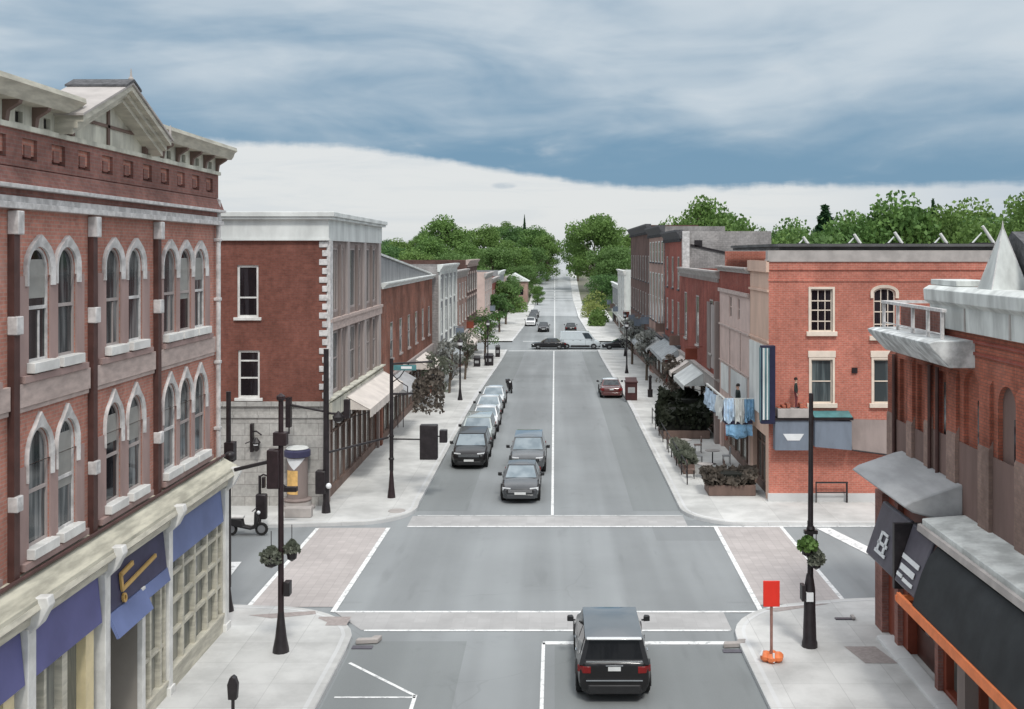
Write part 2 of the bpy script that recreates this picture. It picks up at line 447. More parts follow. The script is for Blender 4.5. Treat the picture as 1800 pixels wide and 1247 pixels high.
# ---------------------------------------------------------------- building pieces
BLIND = M_plain('window blind', (.30, .295, .275), .7, var=.1, scale=2)
def arch_pts(a0, a1, z0, z1, rise, n=10, inset=0.0):
    """outline loop of a window opening: bottom left, bottom right, then over the arched head (rise = height of the head)"""
    a0 += inset; a1 -= inset; z0 += inset; z1 -= inset
    if rise <= 0: return [(a0, z0), (a1, z0), (a1, z1), (a0, z1)]
    c = (a0 + a1) / 2; h = (a1 - a0) / 2; zs = z1 - rise
    pts = [(a0, z0), (a1, z0)]
    for i in range(n + 1):
        t = pi * i / n
        pts.append((c + h * cos(t), zs + rise * sin(t)))
    return pts

def wall(mb, a0, a1, z0, z1, ops, depth=.25, b=0.0):
    """wall skin with real openings; ops: (a0, a1, z0, z1, rise)"""
    A = sorted({a0, a1, *[o[0] for o in ops], *[o[1] for o in ops]}); Z = sorted({z0, z1, *[o[2] for o in ops], *[o[3] for o in ops]})
    A = [a for a in A if a0 <= a <= a1]; Z = [z for z in Z if z0 <= z <= z1]
    for p, q in zip(A, A[1:]):
        run = None
        for r, s in zip(Z, Z[1:]):
            c = ((p + q) / 2, (r + s) / 2)
            if any(o[0] < c[0] < o[1] and o[2] < c[1] < o[3] for o in ops):
                if run: mb.quad((p, b, run[0]), (q, b, run[0]), (q, b, run[1]), (p, b, run[1])); run = None
            else: run = (run[0], s) if run else (r, s)
        if run: mb.quad((p, b, run[0]), (q, b, run[0]), (q, b, run[1]), (p, b, run[1]))
    for o in ops:
        rise = o[4] if len(o) > 4 else 0
        pts = arch_pts(*o[:4], rise)
        n = len(pts)
        for i in range(n):
            p, q = pts[i], pts[(i + 1) % n]
            mb.quad((p[0], b, p[1]), (q[0], b, q[1]), (q[0], b - depth, q[1]), (p[0], b - depth, p[1]))
        if rise > 0:
            hp = pts[2:]
            for p, q in zip(hp, hp[1:]):
                if abs(p[0] - q[0]) > 1e-5:
                    mb.quad((p[0], b, p[1]), (q[0], b, q[1]), (q[0], b, o[3]), (p[0], b, o[3]))
    return mb

def window(root, xf, a0, a1, z0, z1, rise=0, depth=.2, fr=S_WHITE, gl=G_DARK, fw=.07, rails=(.5,), muls=(), sill=None, hood=None,
           hoodmat=None, sillmat=None, casing=None, casmat=None, bar=.05, label=None, blind=0):
    mb = MB(xf)
    o = arch_pts(a0, a1, z0, z1, rise); i = arch_pts(a0, a1, z0, z1, rise, inset=fw)
    n = len(o); bf = -depth + .07; bb = -depth - .02
    for k in range(n):
        k2 = (k + 1) % n
        mb.add([(o[k][0], bf, o[k][1]), (o[k2][0], bf, o[k2][1]), (i[k2][0], bf, i[k2][1]), (i[k][0], bf, i[k][1]),
                (i[k][0], bb, i[k][1]), (i[k2][0], bb, i[k2][1])], [(0, 1, 2, 3), (3, 2, 5, 4)])
    for r in rails:
        z = z0 + (z1 - z0) * r; mb.box(a0 + fw, a1 - fw, bb, bf - .006, z - bar / 2, z + bar / 2)
    for m_ in muls:
        if isinstance(m_, tuple): t, r0, r1 = m_
        else: t, r0, r1 = m_, 0, 1
        a = a0 + (a1 - a0) * t; mb.box(a - .018, a + .018, bb, bf - .012, z0 + (z1 - z0) * r0 + .02, z0 + (z1 - z0) * r1 - (fw if rise == 0 else fw + rise * .02))
    if casing:                       # flat surround standing proud of the wall
        w = casing
        mb.box(a0 - w, a0, -depth + .02, .05, z0, z1 + w); mb.box(a1, a1 + w, -depth + .02, .05, z0, z1 + w)
        mb.box(a0, a1, -depth + .02, .05, z1, z1 + w)
    w_ = mb.build('window', fr, root)
    if label: w_['label'] = label
    g = MB(xf); g.add([(p[0], -depth + .03, p[1]) for p in o], [tuple(range(n))]); g.build('pane', gl, w_)
    if blind:
        z_ = z1 - rise * .55 - (z1 - z0) * blind; q = MB(xf); q.quad((a0 + fw * .6, -depth + .036, z_), (a1 - fw * .6, -depth + .036, z_), (a1 - fw * .6, -depth + .036, z1 - rise * .55), (a0 + fw * .6, -depth + .036, z1 - rise * .55)); q.build('blind', BLIND, w_)
    if sill:
        s = MB(xf); sw, sh, sp = sill
        s.box(a0 - sw, a1 + sw, -depth + .06, sp, z0 - sh, z0 + .005); s.build('sill', sillmat or fr, w_, bevel=.012)
    if hood == 'flat':
        s = MB(xf); s.box(a0 - .14, a1 + .14, -.03, .07, z1 + (casing or 0) + .003, z1 + (casing or 0) + .3); s.build('lintel', hoodmat or fr, w_, bevel=.012)
    elif hood:
        w, peak, drop = hood; hp = .07
        s = MB(xf); c = (a0 + a1) / 2; h = (a1 - a0) / 2 + .006; zs = z1 - rise; inn = []; out = []
        inn.append((a1 + .006, zs - drop)); out.append((a1 + w, zs - drop))
        K = 14
        for k in range(K + 1):
            t = pi * k / K; x = cos(t)
            inn.append((c + h * x, zs + (rise + .006) * sin(t)))
            out.append((c + (h + w) * x, zs + (rise + w) * sin(t) + peak * max(0, 1 - abs(x) * 2.1) ** 1.3))
        inn.append((a0 - .006, zs - drop)); out.append((a0 - w, zs - drop))
        pts = [(p[0], .05, p[1]) for p in inn] + [(p[0], .085, p[1]) for p in out] + [(p[0], -.05, p[1]) for p in inn] + [(p[0], -.05, p[1]) for p in out]
        m = len(inn); fs = []
        for k in range(m - 1):
            fs += [(k, k + 1, m + k + 1, m + k), (m + k, m + k + 1, 3 * m + k + 1, 3 * m + k), (k + 1, k, 2 * m + k, 2 * m + k + 1)]
        fs += [(0, m, 3 * m, 2 * m), (m - 1, 2 * m + m - 1, 4 * m - 1, 2 * m - 1)]
        s.add(pts, fs); s.build('hood', hoodmat or S_HOOD, w_)
    return w_

def awning(root, xf, a0, a1, z, proj, drop, val, mat, valmat=None, name='awning', rods=True, curve=0.0):
    mb = MB(xf); K = 6
    prof = [(.03 + proj * t, z - drop * t + curve * sin(pi * t)) for t in [k / K for k in range(K + 1)]]
    lo = [(p[0] - (.0 if i else 0), p[1] - .05) for i, p in enumerate(prof)]
    n = K + 1
    pts = [(a0, b, zz) for b, zz in prof] + [(a1, b, zz) for b, zz in prof] + [(a0, b, zz) for b, zz in lo] + [(a1, b, zz) for b, zz in lo]
    fs = []
    for k in range(K): fs += [(k, k + 1, n + k + 1, n + k), (2 * n + k, 3 * n + k, 3 * n + k + 1, 2 * n + k + 1), (k, 2 * n + k, 2 * n + k + 1, k + 1), (n + k, n + k + 1, 3 * n + k + 1, 3 * n + k)]
    mb.add(pts, fs)
    e = prof[-1]
    for a in (a0, a1): mb.add([(a, .03, z - .02), (a, .03, e[1]), (a, e[0], e[1] - .03)] , [(0, 1, 2)])
    o = mb.build(name, mat, root)
    if val:
        v = MB(xf); m = max(2, int((a1 - a0) / .4))
        for k in range(m):
            s, t = a0 + (a1 - a0) * k / m, a0 + (a1 - a0) * (k + 1) / m
            v.box(s + .004, t - .004, e[0] - .012, e[0] + .012, e[1] - val * (1 if k % 2 else .92), e[1] + .01)
        v.build('valance', valmat or mat, o)
    if rods:
        r = MB(xf)
        for a in (a0 + .08, a1 - .08): r.tube((a, .0, e[1] - val - .1), (a, e[0] - .02, e[1] - val * .3), .025, n=6)
        split_build(r, 'awning_arm', P_BLACK, o)
    return o

def cornice(mb, a0, a1, z, h, p, b=0.0, ret=True):
    """stepped projecting cornice, top at z"""
    prof = [(b - .1, z), (b + p, z), (b + p, z - h * .22), (b + p * .8, z - h * .34), (b + p * .72, z - h * .5), (b + p * .42, z - h * .68), (b + p * .3, z - h), (b - .1, z - h)]
    mb.prism(prof, a0, a1)

def shopfront(root, xf, a0, a1, z0, z1, depth=.35, posts=3, fr=W_BROWN, gl=G_SHOP, rail=.78, base=.5):
    mb = MB(xf); bf = -depth + .12
    mb.box(a0, a1, -depth, bf + .05, z0, z0 + base)
    mb.box(a0, a1, -depth, bf, z1 - .14, z1)
    zr = z0 + (z1 - z0) * rail
    if rail: mb.box(a0, a1, -depth, bf - .01, zr - .04, zr + .04)
    for k in range(posts + 1):
        a = a0 + (a1 - a0) * k / posts; mb.box(max(a0, a - .07), min(a1, a + .07), -depth, bf + .02, z0 + base, z1 - .14)
    o = mb.build('shopfront', fr, root)
    g = MB(xf); g.quad((a0, -depth + .04, z0), (a1, -depth + .04, z0), (a1, -depth + .04, z1), (a0, -depth + .04, z1)); g.build('pane', gl, o)
    return o

def shell(root, xf, a0, a1, z0, z1, deep, wallmat, roofz, roofmat=S_TAR, far=True):
    """returning side walls, back and the flat roof behind the parapet"""
    mb = MB(xf); d = -deep
    mb.quad((a0, 0, z0), (a0, d, z0), (a0, d, z1), (a0, 0, z1)); mb.quad((a1, 0, z0), (a1, d, z0), (a1, d, z1), (a1, 0, z1))
    mb.quad((a0, d, z0), (a1, d, z0), (a1, d, z1), (a0, d, z1))
    t = .3
    e = .006
    mb.box(a0 + e, a1 - e, d + e, d + t, z1 - .6, z1 - e); mb.box(a0 + e, a1 - e, -t, -e, z1 - .6, z1 - e); mb.box(a0 + e, a0 + t, d + t + e, -t - e, z1 - .6, z1 - e); mb.box(a1 - t, a1 - e, d + t + e, -t - e, z1 - .6, z1 - e)
    o = mb.build('side_wall', wallmat, root)
    r = MB(xf); r.box(a0 + .05, a1 - .05, d + .05, -.32, roofz - .1, roofz); r.build('roof', roofmat, root)
    return o

def street_house(name, label, xf, loc, a0, a1, ztop, wallmat, trim, floors, bays, win=(1.0, 2.0), deep=14, rise=0, shopz=4.0, gl=G_DARK, wfr=S_WHITE,
                 corn=(.6, .4), awn=None, fascia=None, base=None, sidemat=None, group=None, casing=.1, pil=None, shopmat=W_BROWN, posts=4, lin=None):
    """a terraced shop building with a flat parapet roof"""
    root = thing(name, label, 'building', loc, group=group)
    z0 = (base if base is not None else loc[2]) - .3
    ops = []
    for zs, zh in floors:
        for k in range(bays):
            c = a0 + (a1 - a0) * (k + .5) / bays; ops.append((c - win[0] / 2, c + win[0] / 2, zs, zh, rise))
    zb = loc[2]
    ops2 = [(a0 + .35, a1 - .35, zb + .02, zb + shopz - .9, 0)]
    mb = MB(xf); wall(mb, a0, a1, zb + shopz - .9, ztop, ops, .09); wall(mb, a0, a1, z0, zb + shopz - .9, ops2, .3)
    mb.build('wall', wallmat, root)
    shell(root, xf, a0, a1, z0, ztop, deep, sidemat or wallmat, ztop - .5)
    for o in ops: window(root, xf, *o[:4], rise=o[4], depth=.06, fr=wfr, gl=gl, sill=(.1, .12, .1), casing=0, fw=.1, hood=lin, hoodmat=trim, sillmat=trim)
    m = MB(xf); cornice(m, a0 - .05, a1 + .05, ztop + .12, corn[0], corn[1])
    nd = int((a1 - a0) / .7)
    for k in range(nd):
        a = a0 + (a1 - a0) * (k + .5) / nd; m.box(a - .09, a + .09, 0.003, corn[1] * .5, ztop - corn[0] - .12, ztop - corn[0] + .14)
    m.build('cornice', trim, root)
    if pil:
        m = MB(xf)
        for k in range(bays + 1):
            a = min(max(a0 + (a1 - a0) * k / bays, a0 + .25), a1 - .25); m.box(a - .22, a + .22, .002, .14, zb + shopz, ztop - corn[0] - .15)
        split_build(m, 'pilaster', pil, root)
    shopfront(root, xf, a0 + .35, a1 - .35, zb + .02, zb + shopz - .9, posts=posts, fr=shopmat)
    m = MB(xf); m.box(a0 + .1, a1 - .1, .003, .16, zb + shopz - .88, zb + shopz - .15); cornice(m, a0, a1, zb + shopz, .2, .3); m.build('fascia', fascia or trim, root)
    hs_ = random.Random(int(a0 * 10)); n_ = max(1, int((a1 - a0) / 9))
    for k in range(n_):
        a = a0 + (a1 - a0) * (k + .75) / n_ ; m = MB(xf); z_ = zb + shopz + .1 + hs_.random() * .5
        m.box(a - .04, a + .04, .35, 1.15, z_, z_ + .75); m.tube((a, 0, z_ + .85), (a, 1.2, z_ + .85), .025, n=6); m.build('hanging_sign', hs_.choice((P_BLUEG, S_WHITE, P_STORE, P_SLATE, W_BROWN)), root)
    if awn:
        for (p, q, mt) in awn: awning(root, xf, p, q, zb + shopz - .2, 1.4, .9, .3, mt)
    return root
# ================================================================ west side: the tall mauve brick block
X1 = -10.3; xf = FL(X1)
blk = thing('brick_commercial_block', 'three storey mauve brick block with cream gable, arched white hooded windows and blue shop boards', 'building', (X1, 24, 0))
PAIRS = [(21.1, 22.0), (22.35, 23.2), (24.75, 25.6), (26.05, 26.95), (28.4, 29.35), (29.62, 30.57), (30.84, 31.79),
         (17.4, 18.3), (18.65, 19.5), (14.0, 14.9), (15.2, 16.1)]
ops = []
for p, q in PAIRS:
    w = q - p
    ops.append((p, q, 9.35, 11.62, w * .5)); ops.append((p, q, 5.72, 8.02, w * .62))
m = MB(xf); wall(m, 11.5, 32.9, 4.4, 13.15, ops, .13)
m.build('wall', B_MAUVE, blk)
shell(blk, xf, 11.5, 32.9, -.2, 14.0, 17, B_MAUVE, 13.6)
for k, o in enumerate(ops):
    up = k % 2 == 0
    window(blk, xf, *o[:4], rise=o[4], depth=.09, fr=W_MAUVE if k % 3 else S_HOOD, gl=G_CURT if (k * 7) % 5 else G_DARK, fw=.055, rails=(.47,), bar=.07,
           muls=((.62, 0, .47),) if k % 4 == 0 else (), blind=(.34, 0, 0, .5, 0, .28, 0)[k % 7], sill=(.08, .2, .2), sillmat=S_WHITE,
           hood=(.15, .10, .32) if up else (.10, .22, .45), hoodmat=S_HOOD)
# mauve stone panels around each group of windows
GR = [(20.75, 23.6, PAIRS[0:2]), (24.3, 27.4, PAIRS[2:4]), (28.25, 32.2, PAIRS[4:7]), (17.0, 19.9, PAIRS[7:9]), (13.6, 16.5, PAIRS[9:11])]
m = MB(xf)
for a0, a1, pr in GR:
    for zs, zt in ((9.12, 11.05), (5.5, 7.35)):
        wall(m, a0, a1, zs, zt, [(p, q, zs + .1, zt, 0) for p, q in pr], .03, b=.035)
        for a in (a0, a1): m.quad((a, .035, zs), (a, 0, zs), (a, 0, zt), (a, .035, zt))
        m.quad((a0, .035, zt), (a1, .035, zt), (a1, 0, zt), (a0, 0, zt))
        m.box(a0, a1, .0, .14, zs - .13, zs + .002)
m.build('window_surround', S_MAUVE, blk)
# belts
m = MB(xf)
PIP = [20.45, 23.95, 27.85, 32.72, 16.75, 13.2]
segs = sorted(PIP + [11.5])
for a0, a1 in zip(segs, segs[1:]):
    m.box(a0 + .16, a1 - .16, .002, .09, 8.52, 8.98)
    m.box(a0 + .16, a1 - .16, .002, .055, 8.42, 8.52)
split_build(m, 'sill_band', S_BAND, blk, bevel=.01)
m = MB(xf)
m.box(11.5, 33.02, .001, .2, 12.34, 12.46); m.box(11.5, 33.0, .001, .14, 12.46, 12.58)
m.box(11.5, 33.06, .001, .26, 12.72, 12.80)
m.build('belt_course', S_HOOD, blk, bevel=.01)
m = MB(xf)
m.box(11.5, 32.96, .001, .1, 12.58, 12.72)
m.prism([(0, 12.80), (.22, 12.80), (.10, 13.12), (0, 13.15)], 11.5, 32.95)
m.build('corbel_course', B_DARK, blk)
m = MB(xf)
pan = []
a = 12.0
while a < 32.4:
    pan.append((a + .25, a + .85, 13.30, 13.72, 0)); a += 1.22
wall(m, 11.5, 32.9, 13.15, 13.9, pan, .14, b=.06)
m.quad((32.9, .06, 13.15), (32.9, -.2, 13.15), (32.9, -.2, 13.9), (32.9, .06, 13.9)); m.quad((11.5, .06, 13.15), (32.9, .06, 13.15), (32.9, -.1, 13.15), (11.5, -.1, 13.15))
m.quad((11.5, -.08, 13.15), (32.9, -.08, 13.15), (32.9, -.08, 13.9), (11.5, -.08, 13.9))
for o in pan: m.box(o[0] + .17, o[1] - .17, -.079, .02, o[2] + .06, o[3] - .12)
m.build('brick_frieze', B_DARK, blk)
# cream boarded attic frieze
m = MB(xf); at = []
a = 12.1
while a < 32.3:
    if not (21.9 < a < 27.3): at.append((a + .42, a + .72, 14.0, 14.22, 0))
    a += 1.15
wall(m, 11.5, 32.9, 13.9, 14.4, at, .12, b=.03)
m.box(11.5, 32.98, .0, .12, 13.86, 13.96)
m.quad((32.9, .03, 13.9), (32.9, -.5, 13.9), (32.9, -.5, 14.4), (32.9, .03, 14.4))
m.build('attic_frieze', S_CREAMW, blk)
m = MB(xf)
for o in at: m.quad((o[0], -.06, o[2]), (o[1], -.06, o[2]), (o[1], -.06, o[3]), (o[0], -.06, o[3]))
split_build(m, 'attic_vent', P_BLACK, blk)
m = MB(xf); a = 12.1
while a < 32.8:
    if not (22.1 < a < 27.2):
        m.prism([(.031, 14.4), (.36, 14.4), (.34, 14.3), (.12, 14.16), (.09, 13.97), (.031, 13.97)], a - .07, a + .07)
    a += 1.15
split_build(m, 'cornice_bracket', W_BROWN, blk)
m = MB(xf)
P = [(-.4, 14.86), (.1, 14.80), (.52, 14.72), (.54, 14.62), (.46, 14.56), (.42, 14.44), (.36, 14.36), (-.05, 14.36), (-.4, 14.5)]
m.prism(P, 11.5, 22.55); m.prism(P, 27.1, 33.25)
split_build(m, 'cornice', S_CREAM, blk)
# gable
g = MB(xf); AP = 24.75; ZA = 15.22
g.add([(22.7, .06, 13.96), (26.95, .06, 13.96), (26.95, .06, 14.4), (AP, .06, ZA - .25), (22.7, .06, 14.4)], [(0, 1, 2, 3, 4)])
gb = g.build('gable', S_CREAMW, blk)
g = MB(xf)
g.box(22.8, 26.85, .062, .1, 14.36, 14.43); g.box(AP - .06, AP + .06, .062, .1, 13.97, 14.9)
g.box(22.7, 22.86, .062, .16, 13.97, 14.36); g.box(26.8, 26.96, .062, .16, 13.97, 14.36)
for s in (-1, 1):
    for k in range(6):
        t0, t1 = k / 6, (k + 1) / 6
        f = lambda t: (AP + s * 1.75 * sin(t * pi / 2), 14.43 + .5 * cos(t * pi / 2))
        (p, q), (p2, q2) = f(t0), f(t1)
        g.add([(p, .063, q - .04), (p, .063, q + .04), (p2, .063, q2 + .04), (p2, .063, q2 - .04), (p, .095, q - .04), (p, .095, q + .04), (p2, .095, q2 + .04), (p2, .095, q2 - .04)],
              [(4, 5, 6, 7), (0, 1, 5, 4), (2, 3, 7, 6), (1, 2, 6, 5), (0, 4, 7, 3)])
g.build('gable_timber', W_BROWN, gb)
g = MB(xf)
for s in (-1, 1):
    e = AP + s * 2.55; ze = 14.2
    n = Vector((s * 1.0, 0, 2.55 * 0 + 0)).normalized()
    # raking cornice: soffit board and stepped front
    for b0, b1, dz0, dz1 in ((-.2, .62, 0, .13), (-.2, .50, -.13, -.002), (.0, .40, -.26, -.132)):
        g.add([(AP, b0, ZA + dz0), (AP, b1, ZA + dz0), (AP, b1, ZA + dz1), (AP, b0, ZA + dz1), (e, b0, ze + dz0), (e, b1, ze + dz0), (e, b1, ze + dz1), (e, b0, ze + dz1)],
              [(0, 1, 5, 4), (1, 2, 6, 5), (2, 3, 7, 6), (3, 0, 4, 7), (4, 5, 6, 7), (0, 3, 2, 1)])
g.build('raking_cornice', S_CREAM, gb)
g = MB(xf)
for s in (-1, 1):
    e = AP + s * 2.62; ze = 14.18
    g.add([(AP, .66, ZA + .14), (e, .66, ze + .14), (e, -.68, ze + .14), (AP, -.68, ZA + .14), (AP, .66, ZA + .19), (e, .66, ze + .19), (e, -.68, ze + .19), (AP, -.68, ZA + .19)],
          [(0, 1, 2, 3), (4, 5, 6, 7), (0, 1, 5, 4), (1, 2, 6, 5), (2, 3, 7, 6)])
g.add([(AP - 2.5, -.66, 13.6), (AP + 2.5, -.66, 13.6), (AP + 2.5, -.66, 14.3), (AP, -.66, ZA + .13), (AP - 2.5, -.66, 14.3)], [(0, 1, 2, 3, 4)])
g.build('gable_roof', S_GREYS, gb)
g = MB(xf)
for s in (-1, 1):
    f = lambda t: (AP + s * 2.62 * t, ZA + .2 - (ZA + .19 - 14.37) * t)
    (p, q), (p2, q2) = f(0), f(.17)
    g.add([(p, .68, q), (p2, .68, q2), (p2, -.72, q2), (p, -.72, q), (p, .68, q + .06), (p2, .68, q2 + .05), (p2, -.72, q2 + .05), (p, -.72, q + .06)], [(0, 1, 2, 3), (4, 5, 6, 7), (0, 1, 5, 4), (1, 2, 6, 5), (2, 3, 7, 6)])
g.build('ridge_shingles', S_ROOF, gb)
g = MB(xf); g.tube((AP, .6, ZA + .15), (AP, .6, ZA + .5), .05, .01, 8); g.ball((AP, .6, ZA + .26), .06)
g.tube((AP + 2.5, .58, 14.3), (AP + 2.55, .6, 14.72), .06, .015, 8); split_build(g, 'finial', S_GREYS, gb)
# downpipes with pale brackets
for a in PIP:
    p = MB(xf)
    if a > 32: p.tube((a, .12, 4.9), (a, .12, 13.1), .07, n=10)
    else: p.box(a - .11, a + .11, .001, .13, 4.9, 12.2)
    pp = p.build('downpipe', S_HOOD if a > 32 else S_PIPE, blk)
    k = MB(xf)
    if a < 32:
        k.box(a - .12, a + .12, .0, .22, 11.85, 12.3); k.box(a - .13, a + .13, .0, .2, 9.95, 10.3); k.box(a - .12, a + .12, .0, .2, 6.6, 6.9)
    else:
        for z in (6.2, 8.2, 10.1, 11.9): k.box(a - .1, a + .1, .0, .2, z - .05, z + .05)
    split_build(k, 'pipe_bracket', S_HOOD, pp, bevel=.02)
# ground floor shop fronts
m = MB(xf)
m.prism([(-.05, 4.99), (.60, 4.90), (.64, 4.80), (.54, 4.70), (.46, 4.68), (.44, 4.5), (.3, 4.42), (-.05, 4.42)], 11.5, 33.2)
m.build('shop_cornice', S_CREAM, blk)
m = MB(xf); m.prism([(-.05, 5.30), (.10, 5.27), (.14, 5.22), (.58, 4.98), (.59, 4.905), (-.05, 4.995)], 11.5, 33.15); m.build('lead_flashing', S_LEAD, blk)
m = MB(xf); m.tube((11.6, .17, 5.3), (33.1, .17, 5.3), .045, n=8); m.build('ledge_pipe', S_PIPE, blk)
m = MB(xf)
for a in PIP[:4] + [16.75]:
    m.prism([(.3, 5.0), (.76, 5.02), (.80, 4.85), (.62, 4.5), (.4, 4.3), (.3, 4.3)], a - .13, a + .13)
split_build(m, 'shop_cornice_console', S_WHITE, blk, bevel=.02)
for (a0, a1, mt, zl) in ((12.0, 16.55, P_BLUE, 3.4), (16.95, 20.25, P_BLUE, 3.4), (20.65, 23.7, P_BLUE, 3.4), (24.15, 27.65, P_NAVY, 3.46), (28.05, 32.4, P_BLUE2, 3.46)):
    m = MB(xf); m.prism([(.06, 4.42), (.28, 4.42), (.38, zl), (.32, zl - .02), (.06, zl)], a0, a1); sb = m.build('sign_board', mt, blk)
    if mt is P_NAVY:
        t = MB(xf)
        def stroke(p, q, w=.042):
            d = Vector((q[0] - p[0], q[1] - p[1])).normalized(); nx, nz = -d[1] * w, d[0] * w
            bz = lambda z: .30 + (4.42 - z) * .104
            cs = [(p[0] + nx, p[1] + nz), (q[0] + nx, q[1] + nz), (q[0] - nx, q[1] - nz), (p[0] - nx, p[1] - nz)]
            t.add([(a, bz(z) + .0, z) for a, z in cs] + [(a, bz(z) + .05, z) for a, z in cs], [(0, 1, 2, 3), (4, 5, 6, 7), (0, 1, 5, 4), (1, 2, 6, 5), (2, 3, 7, 6), (3, 0, 4, 7)])
        stroke((24.75, 3.78), (26.9, 3.98)); stroke((24.75, 4.12), (25.5, 4.2), .05); stroke((24.78, 3.78), (24.78, 4.15), .05)
        for k in range(8):
            stroke((24.85 + .09 * cos(k * pi / 4), 3.58 + .09 * sin(k * pi / 4)), (24.85 + .09 * cos((k + 1) * pi / 4), 3.58 + .09 * sin((k + 1) * pi / 4)), .022)
        t.build('gilt_lettering', P_GOLD, sb)
m = MB(xf); m.prism([(.30, 3.44), (.40, 3.44), (.62, 2.92), (.56, 2.9)], 24.05, 26.1); m.prism([(.30, 3.44), (.38, 3.44), (.46, 3.12), (.40, 3.1)], 26.15, 27.7)
m.build('door_valance', P_BLUE2, blk)
# pilasters and posts
m = MB(xf)
for a, w in ((20.45, .16), (23.92, .14), (27.86, .13), (32.62, .18), (16.75, .16), (26.02, .1)):
    m.box(a - w, a + w, .0, .42, .0, 4.42 if w > .1 else 3.46)
    m.box(a - w - .05, a + w + .05, .0, .47, .0, .35)
split_build(m, 'shop_pilaster', S_WHITE, blk, bevel=.015)
m = MB(xf)
for a, w in ((22.15, .12), (21.3, .05), (18.5, .12), (14.4, .12)): m.box(a - w, a + w, .0, .26, .5, 3.42)
split_build(m, 'shop_post', S_CREAM, blk)
m = MB(xf)
for a, w in ((23.25, .2), (19.8, .2)): m.box(a - w, a + w, .0, .3, .1, 3.42)
split_build(m, 'shop_post', W_YELL, blk)
m = MB(xf)
for a0, a1 in ((12.0, 16.59), (16.91, 20.29), (20.61, 23.78)): m.quad((a0, .1, .1), (a1, .1, .1), (a1, .1, 3.45), (a0, .1, 3.45))
m.build('shop_window', G_SHOP, blk)
m = MB(xf); m.box(12, 20.29, .0, .2, -.1, .52); m.box(20.61, 23.78, .0, .2, -.1, .52); split_build(m, 'stall_riser', S_WHITE, blk)
m = MB(xf)          # recessed entrance
m.quad((24.06, .3, 0), (24.06, -1.3, 0), (24.06, -1.3, 3.46), (24.06, .3, 3.46)); m.quad((24.06, -1.3, 0), (25.9, -1.3, 0), (25.9, -1.3, 3.46), (24.06, -1.3, 3.46))
m.quad((25.9, .3, 0), (25.9, -1.3, 0), (25.9, -1.3, 3.46), (25.9, .3, 3.46)); m.quad((24.06, .3, 3.46), (25.9, .3, 3.46), (25.9, -1.3, 3.46), (24.06, -1.3, 3.46))
m.build('entrance_recess', P_TAUPE, blk)
m = MB(xf); m.box(24.3, 25.5, -1.29, -1.2, .15, 2.6); dd = m.build('door', W_MAUVED, blk)
m = MB(xf); m.quad((24.5, -1.19, 1.2), (25.3, -1.19, 1.2), (25.3, -1.19, 2.4), (24.5, -1.19, 2.4)); m.build('pane', G_SHOP, dd)
def lattice(a0, a1, cols, zrows, base):
    m = MB(xf)
    m.box(a0, a1, .0, .36, -.1, base); m.box(a0, a1, .1, .4, base, base + .08)
    for a in cols: m.box(a - .055, a + .055, .12, .34, base, 3.46)
    for z in zrows: m.box(a0, a1, .14, .32, z - .045, z + .045)
    o = m.build('shop_window', S_CREAM, blk)
    g = MB(xf); g.quad((a0, .2, base), (a1, .2, base), (a1, .2, 3.46), (a0, .2, 3.46)); g.build('pane', G_SHOP, o)
lattice(28.0, 32.44, (28.06, 29.0, 29.95, 31.0, 31.9, 32.38), (1.55, 2.35, 3.1), .62)
lattice(26.12, 27.73, (26.2, 26.65, 27.35, 27.66), (1.5,), .45)

# ================================================================ west side: red brown block with pale parapet beyond the side street
Y2 = 48.6; XB = -10.25
bb = thing('parapet_corner_block', 'brown brick corner building with a wide pale parapet band and stone ground floor', 'building', (XB, Y2, 0))
xf = FF(Y2)
WL = [(-14.28, -13.32, 8.6, 10.95), (-14.24, -13.26, 4.98, 7.12), (-18.6, -17.64, 8.6, 10.95), (-18.6, -17.64, 4.98, 7.12), (-22.9, -21.9, 8.6, 10.95), (-22.9, -21.9, 4.98, 7.12)]
m = MB(xf); wall(m, -30, XB - .02, 4.82, 12.1, [(*o, 0) for o in WL], .22); m.build('wall', B_BROWN, bb)
for k, o in enumerate(WL):
    window(bb, xf, *o, depth=.14, fr=S_WHITE, gl=G_DARK, fw=.1, rails=(.38 if k % 2 == 0 else .44,) if k != 1 else (.42, .78), bar=.07, sill=(.14, .13, .1), casing=.0)
m = MB(xf); m.quad((-30, .03, -.2), (XB + .03, .03, -.2), (XB + .03, .03, 4.6), (-30, .03, 4.6))
m.box(-30, XB + .06, -.1, .1, 4.1, 4.22); m.box(-30, XB + .09, -.1, .14, 4.62, 4.82); m.quad((-30, .03, 4.6), (XB + .03, .03, 4.6), (XB + .03, -.2, 4.62), (-30, -.2, 4.62))
m.build('stone_ground_floor', S_STONE, bb)
m = MB(xf)
for k in range(18):
    z = 4.95 + k * .4; w = .34 if k % 2 else .2
    m.box(XB - w, XB + .05, -.05, .045, z, z + .27)
split_build(m, 'quoin', S_HOOD, bb, bevel=.02)
m = MB()           # parapet band wraps the corner
zp0, zp1 = 12.06, 13.0
m.box(-30, XB + .12, Y2 - .12, Y2 + .3, zp0, zp1); m.box(XB - .3, XB + .12, Y2 + .301, 63.4, zp0, zp1)
m.box(-30, XB + .16, Y2 - .16, Y2 - .121, zp0 - .0, zp0 + .09)
m.build('parapet', S_OFFW, bb)
m = MB()
m.box(-30, XB + .34, Y2 - .34, Y2 + .35, zp1 + .002, 13.12); m.box(-30, XB + .42, Y2 - .42, Y2 + .4, 13.122, 13.34)
m.box(XB - .35, XB + .34, Y2 + .351, 63.5, zp1 + .002, 13.12); m.box(XB - .4, XB + .42, Y2 + .401, 63.6, 13.122, 13.34)
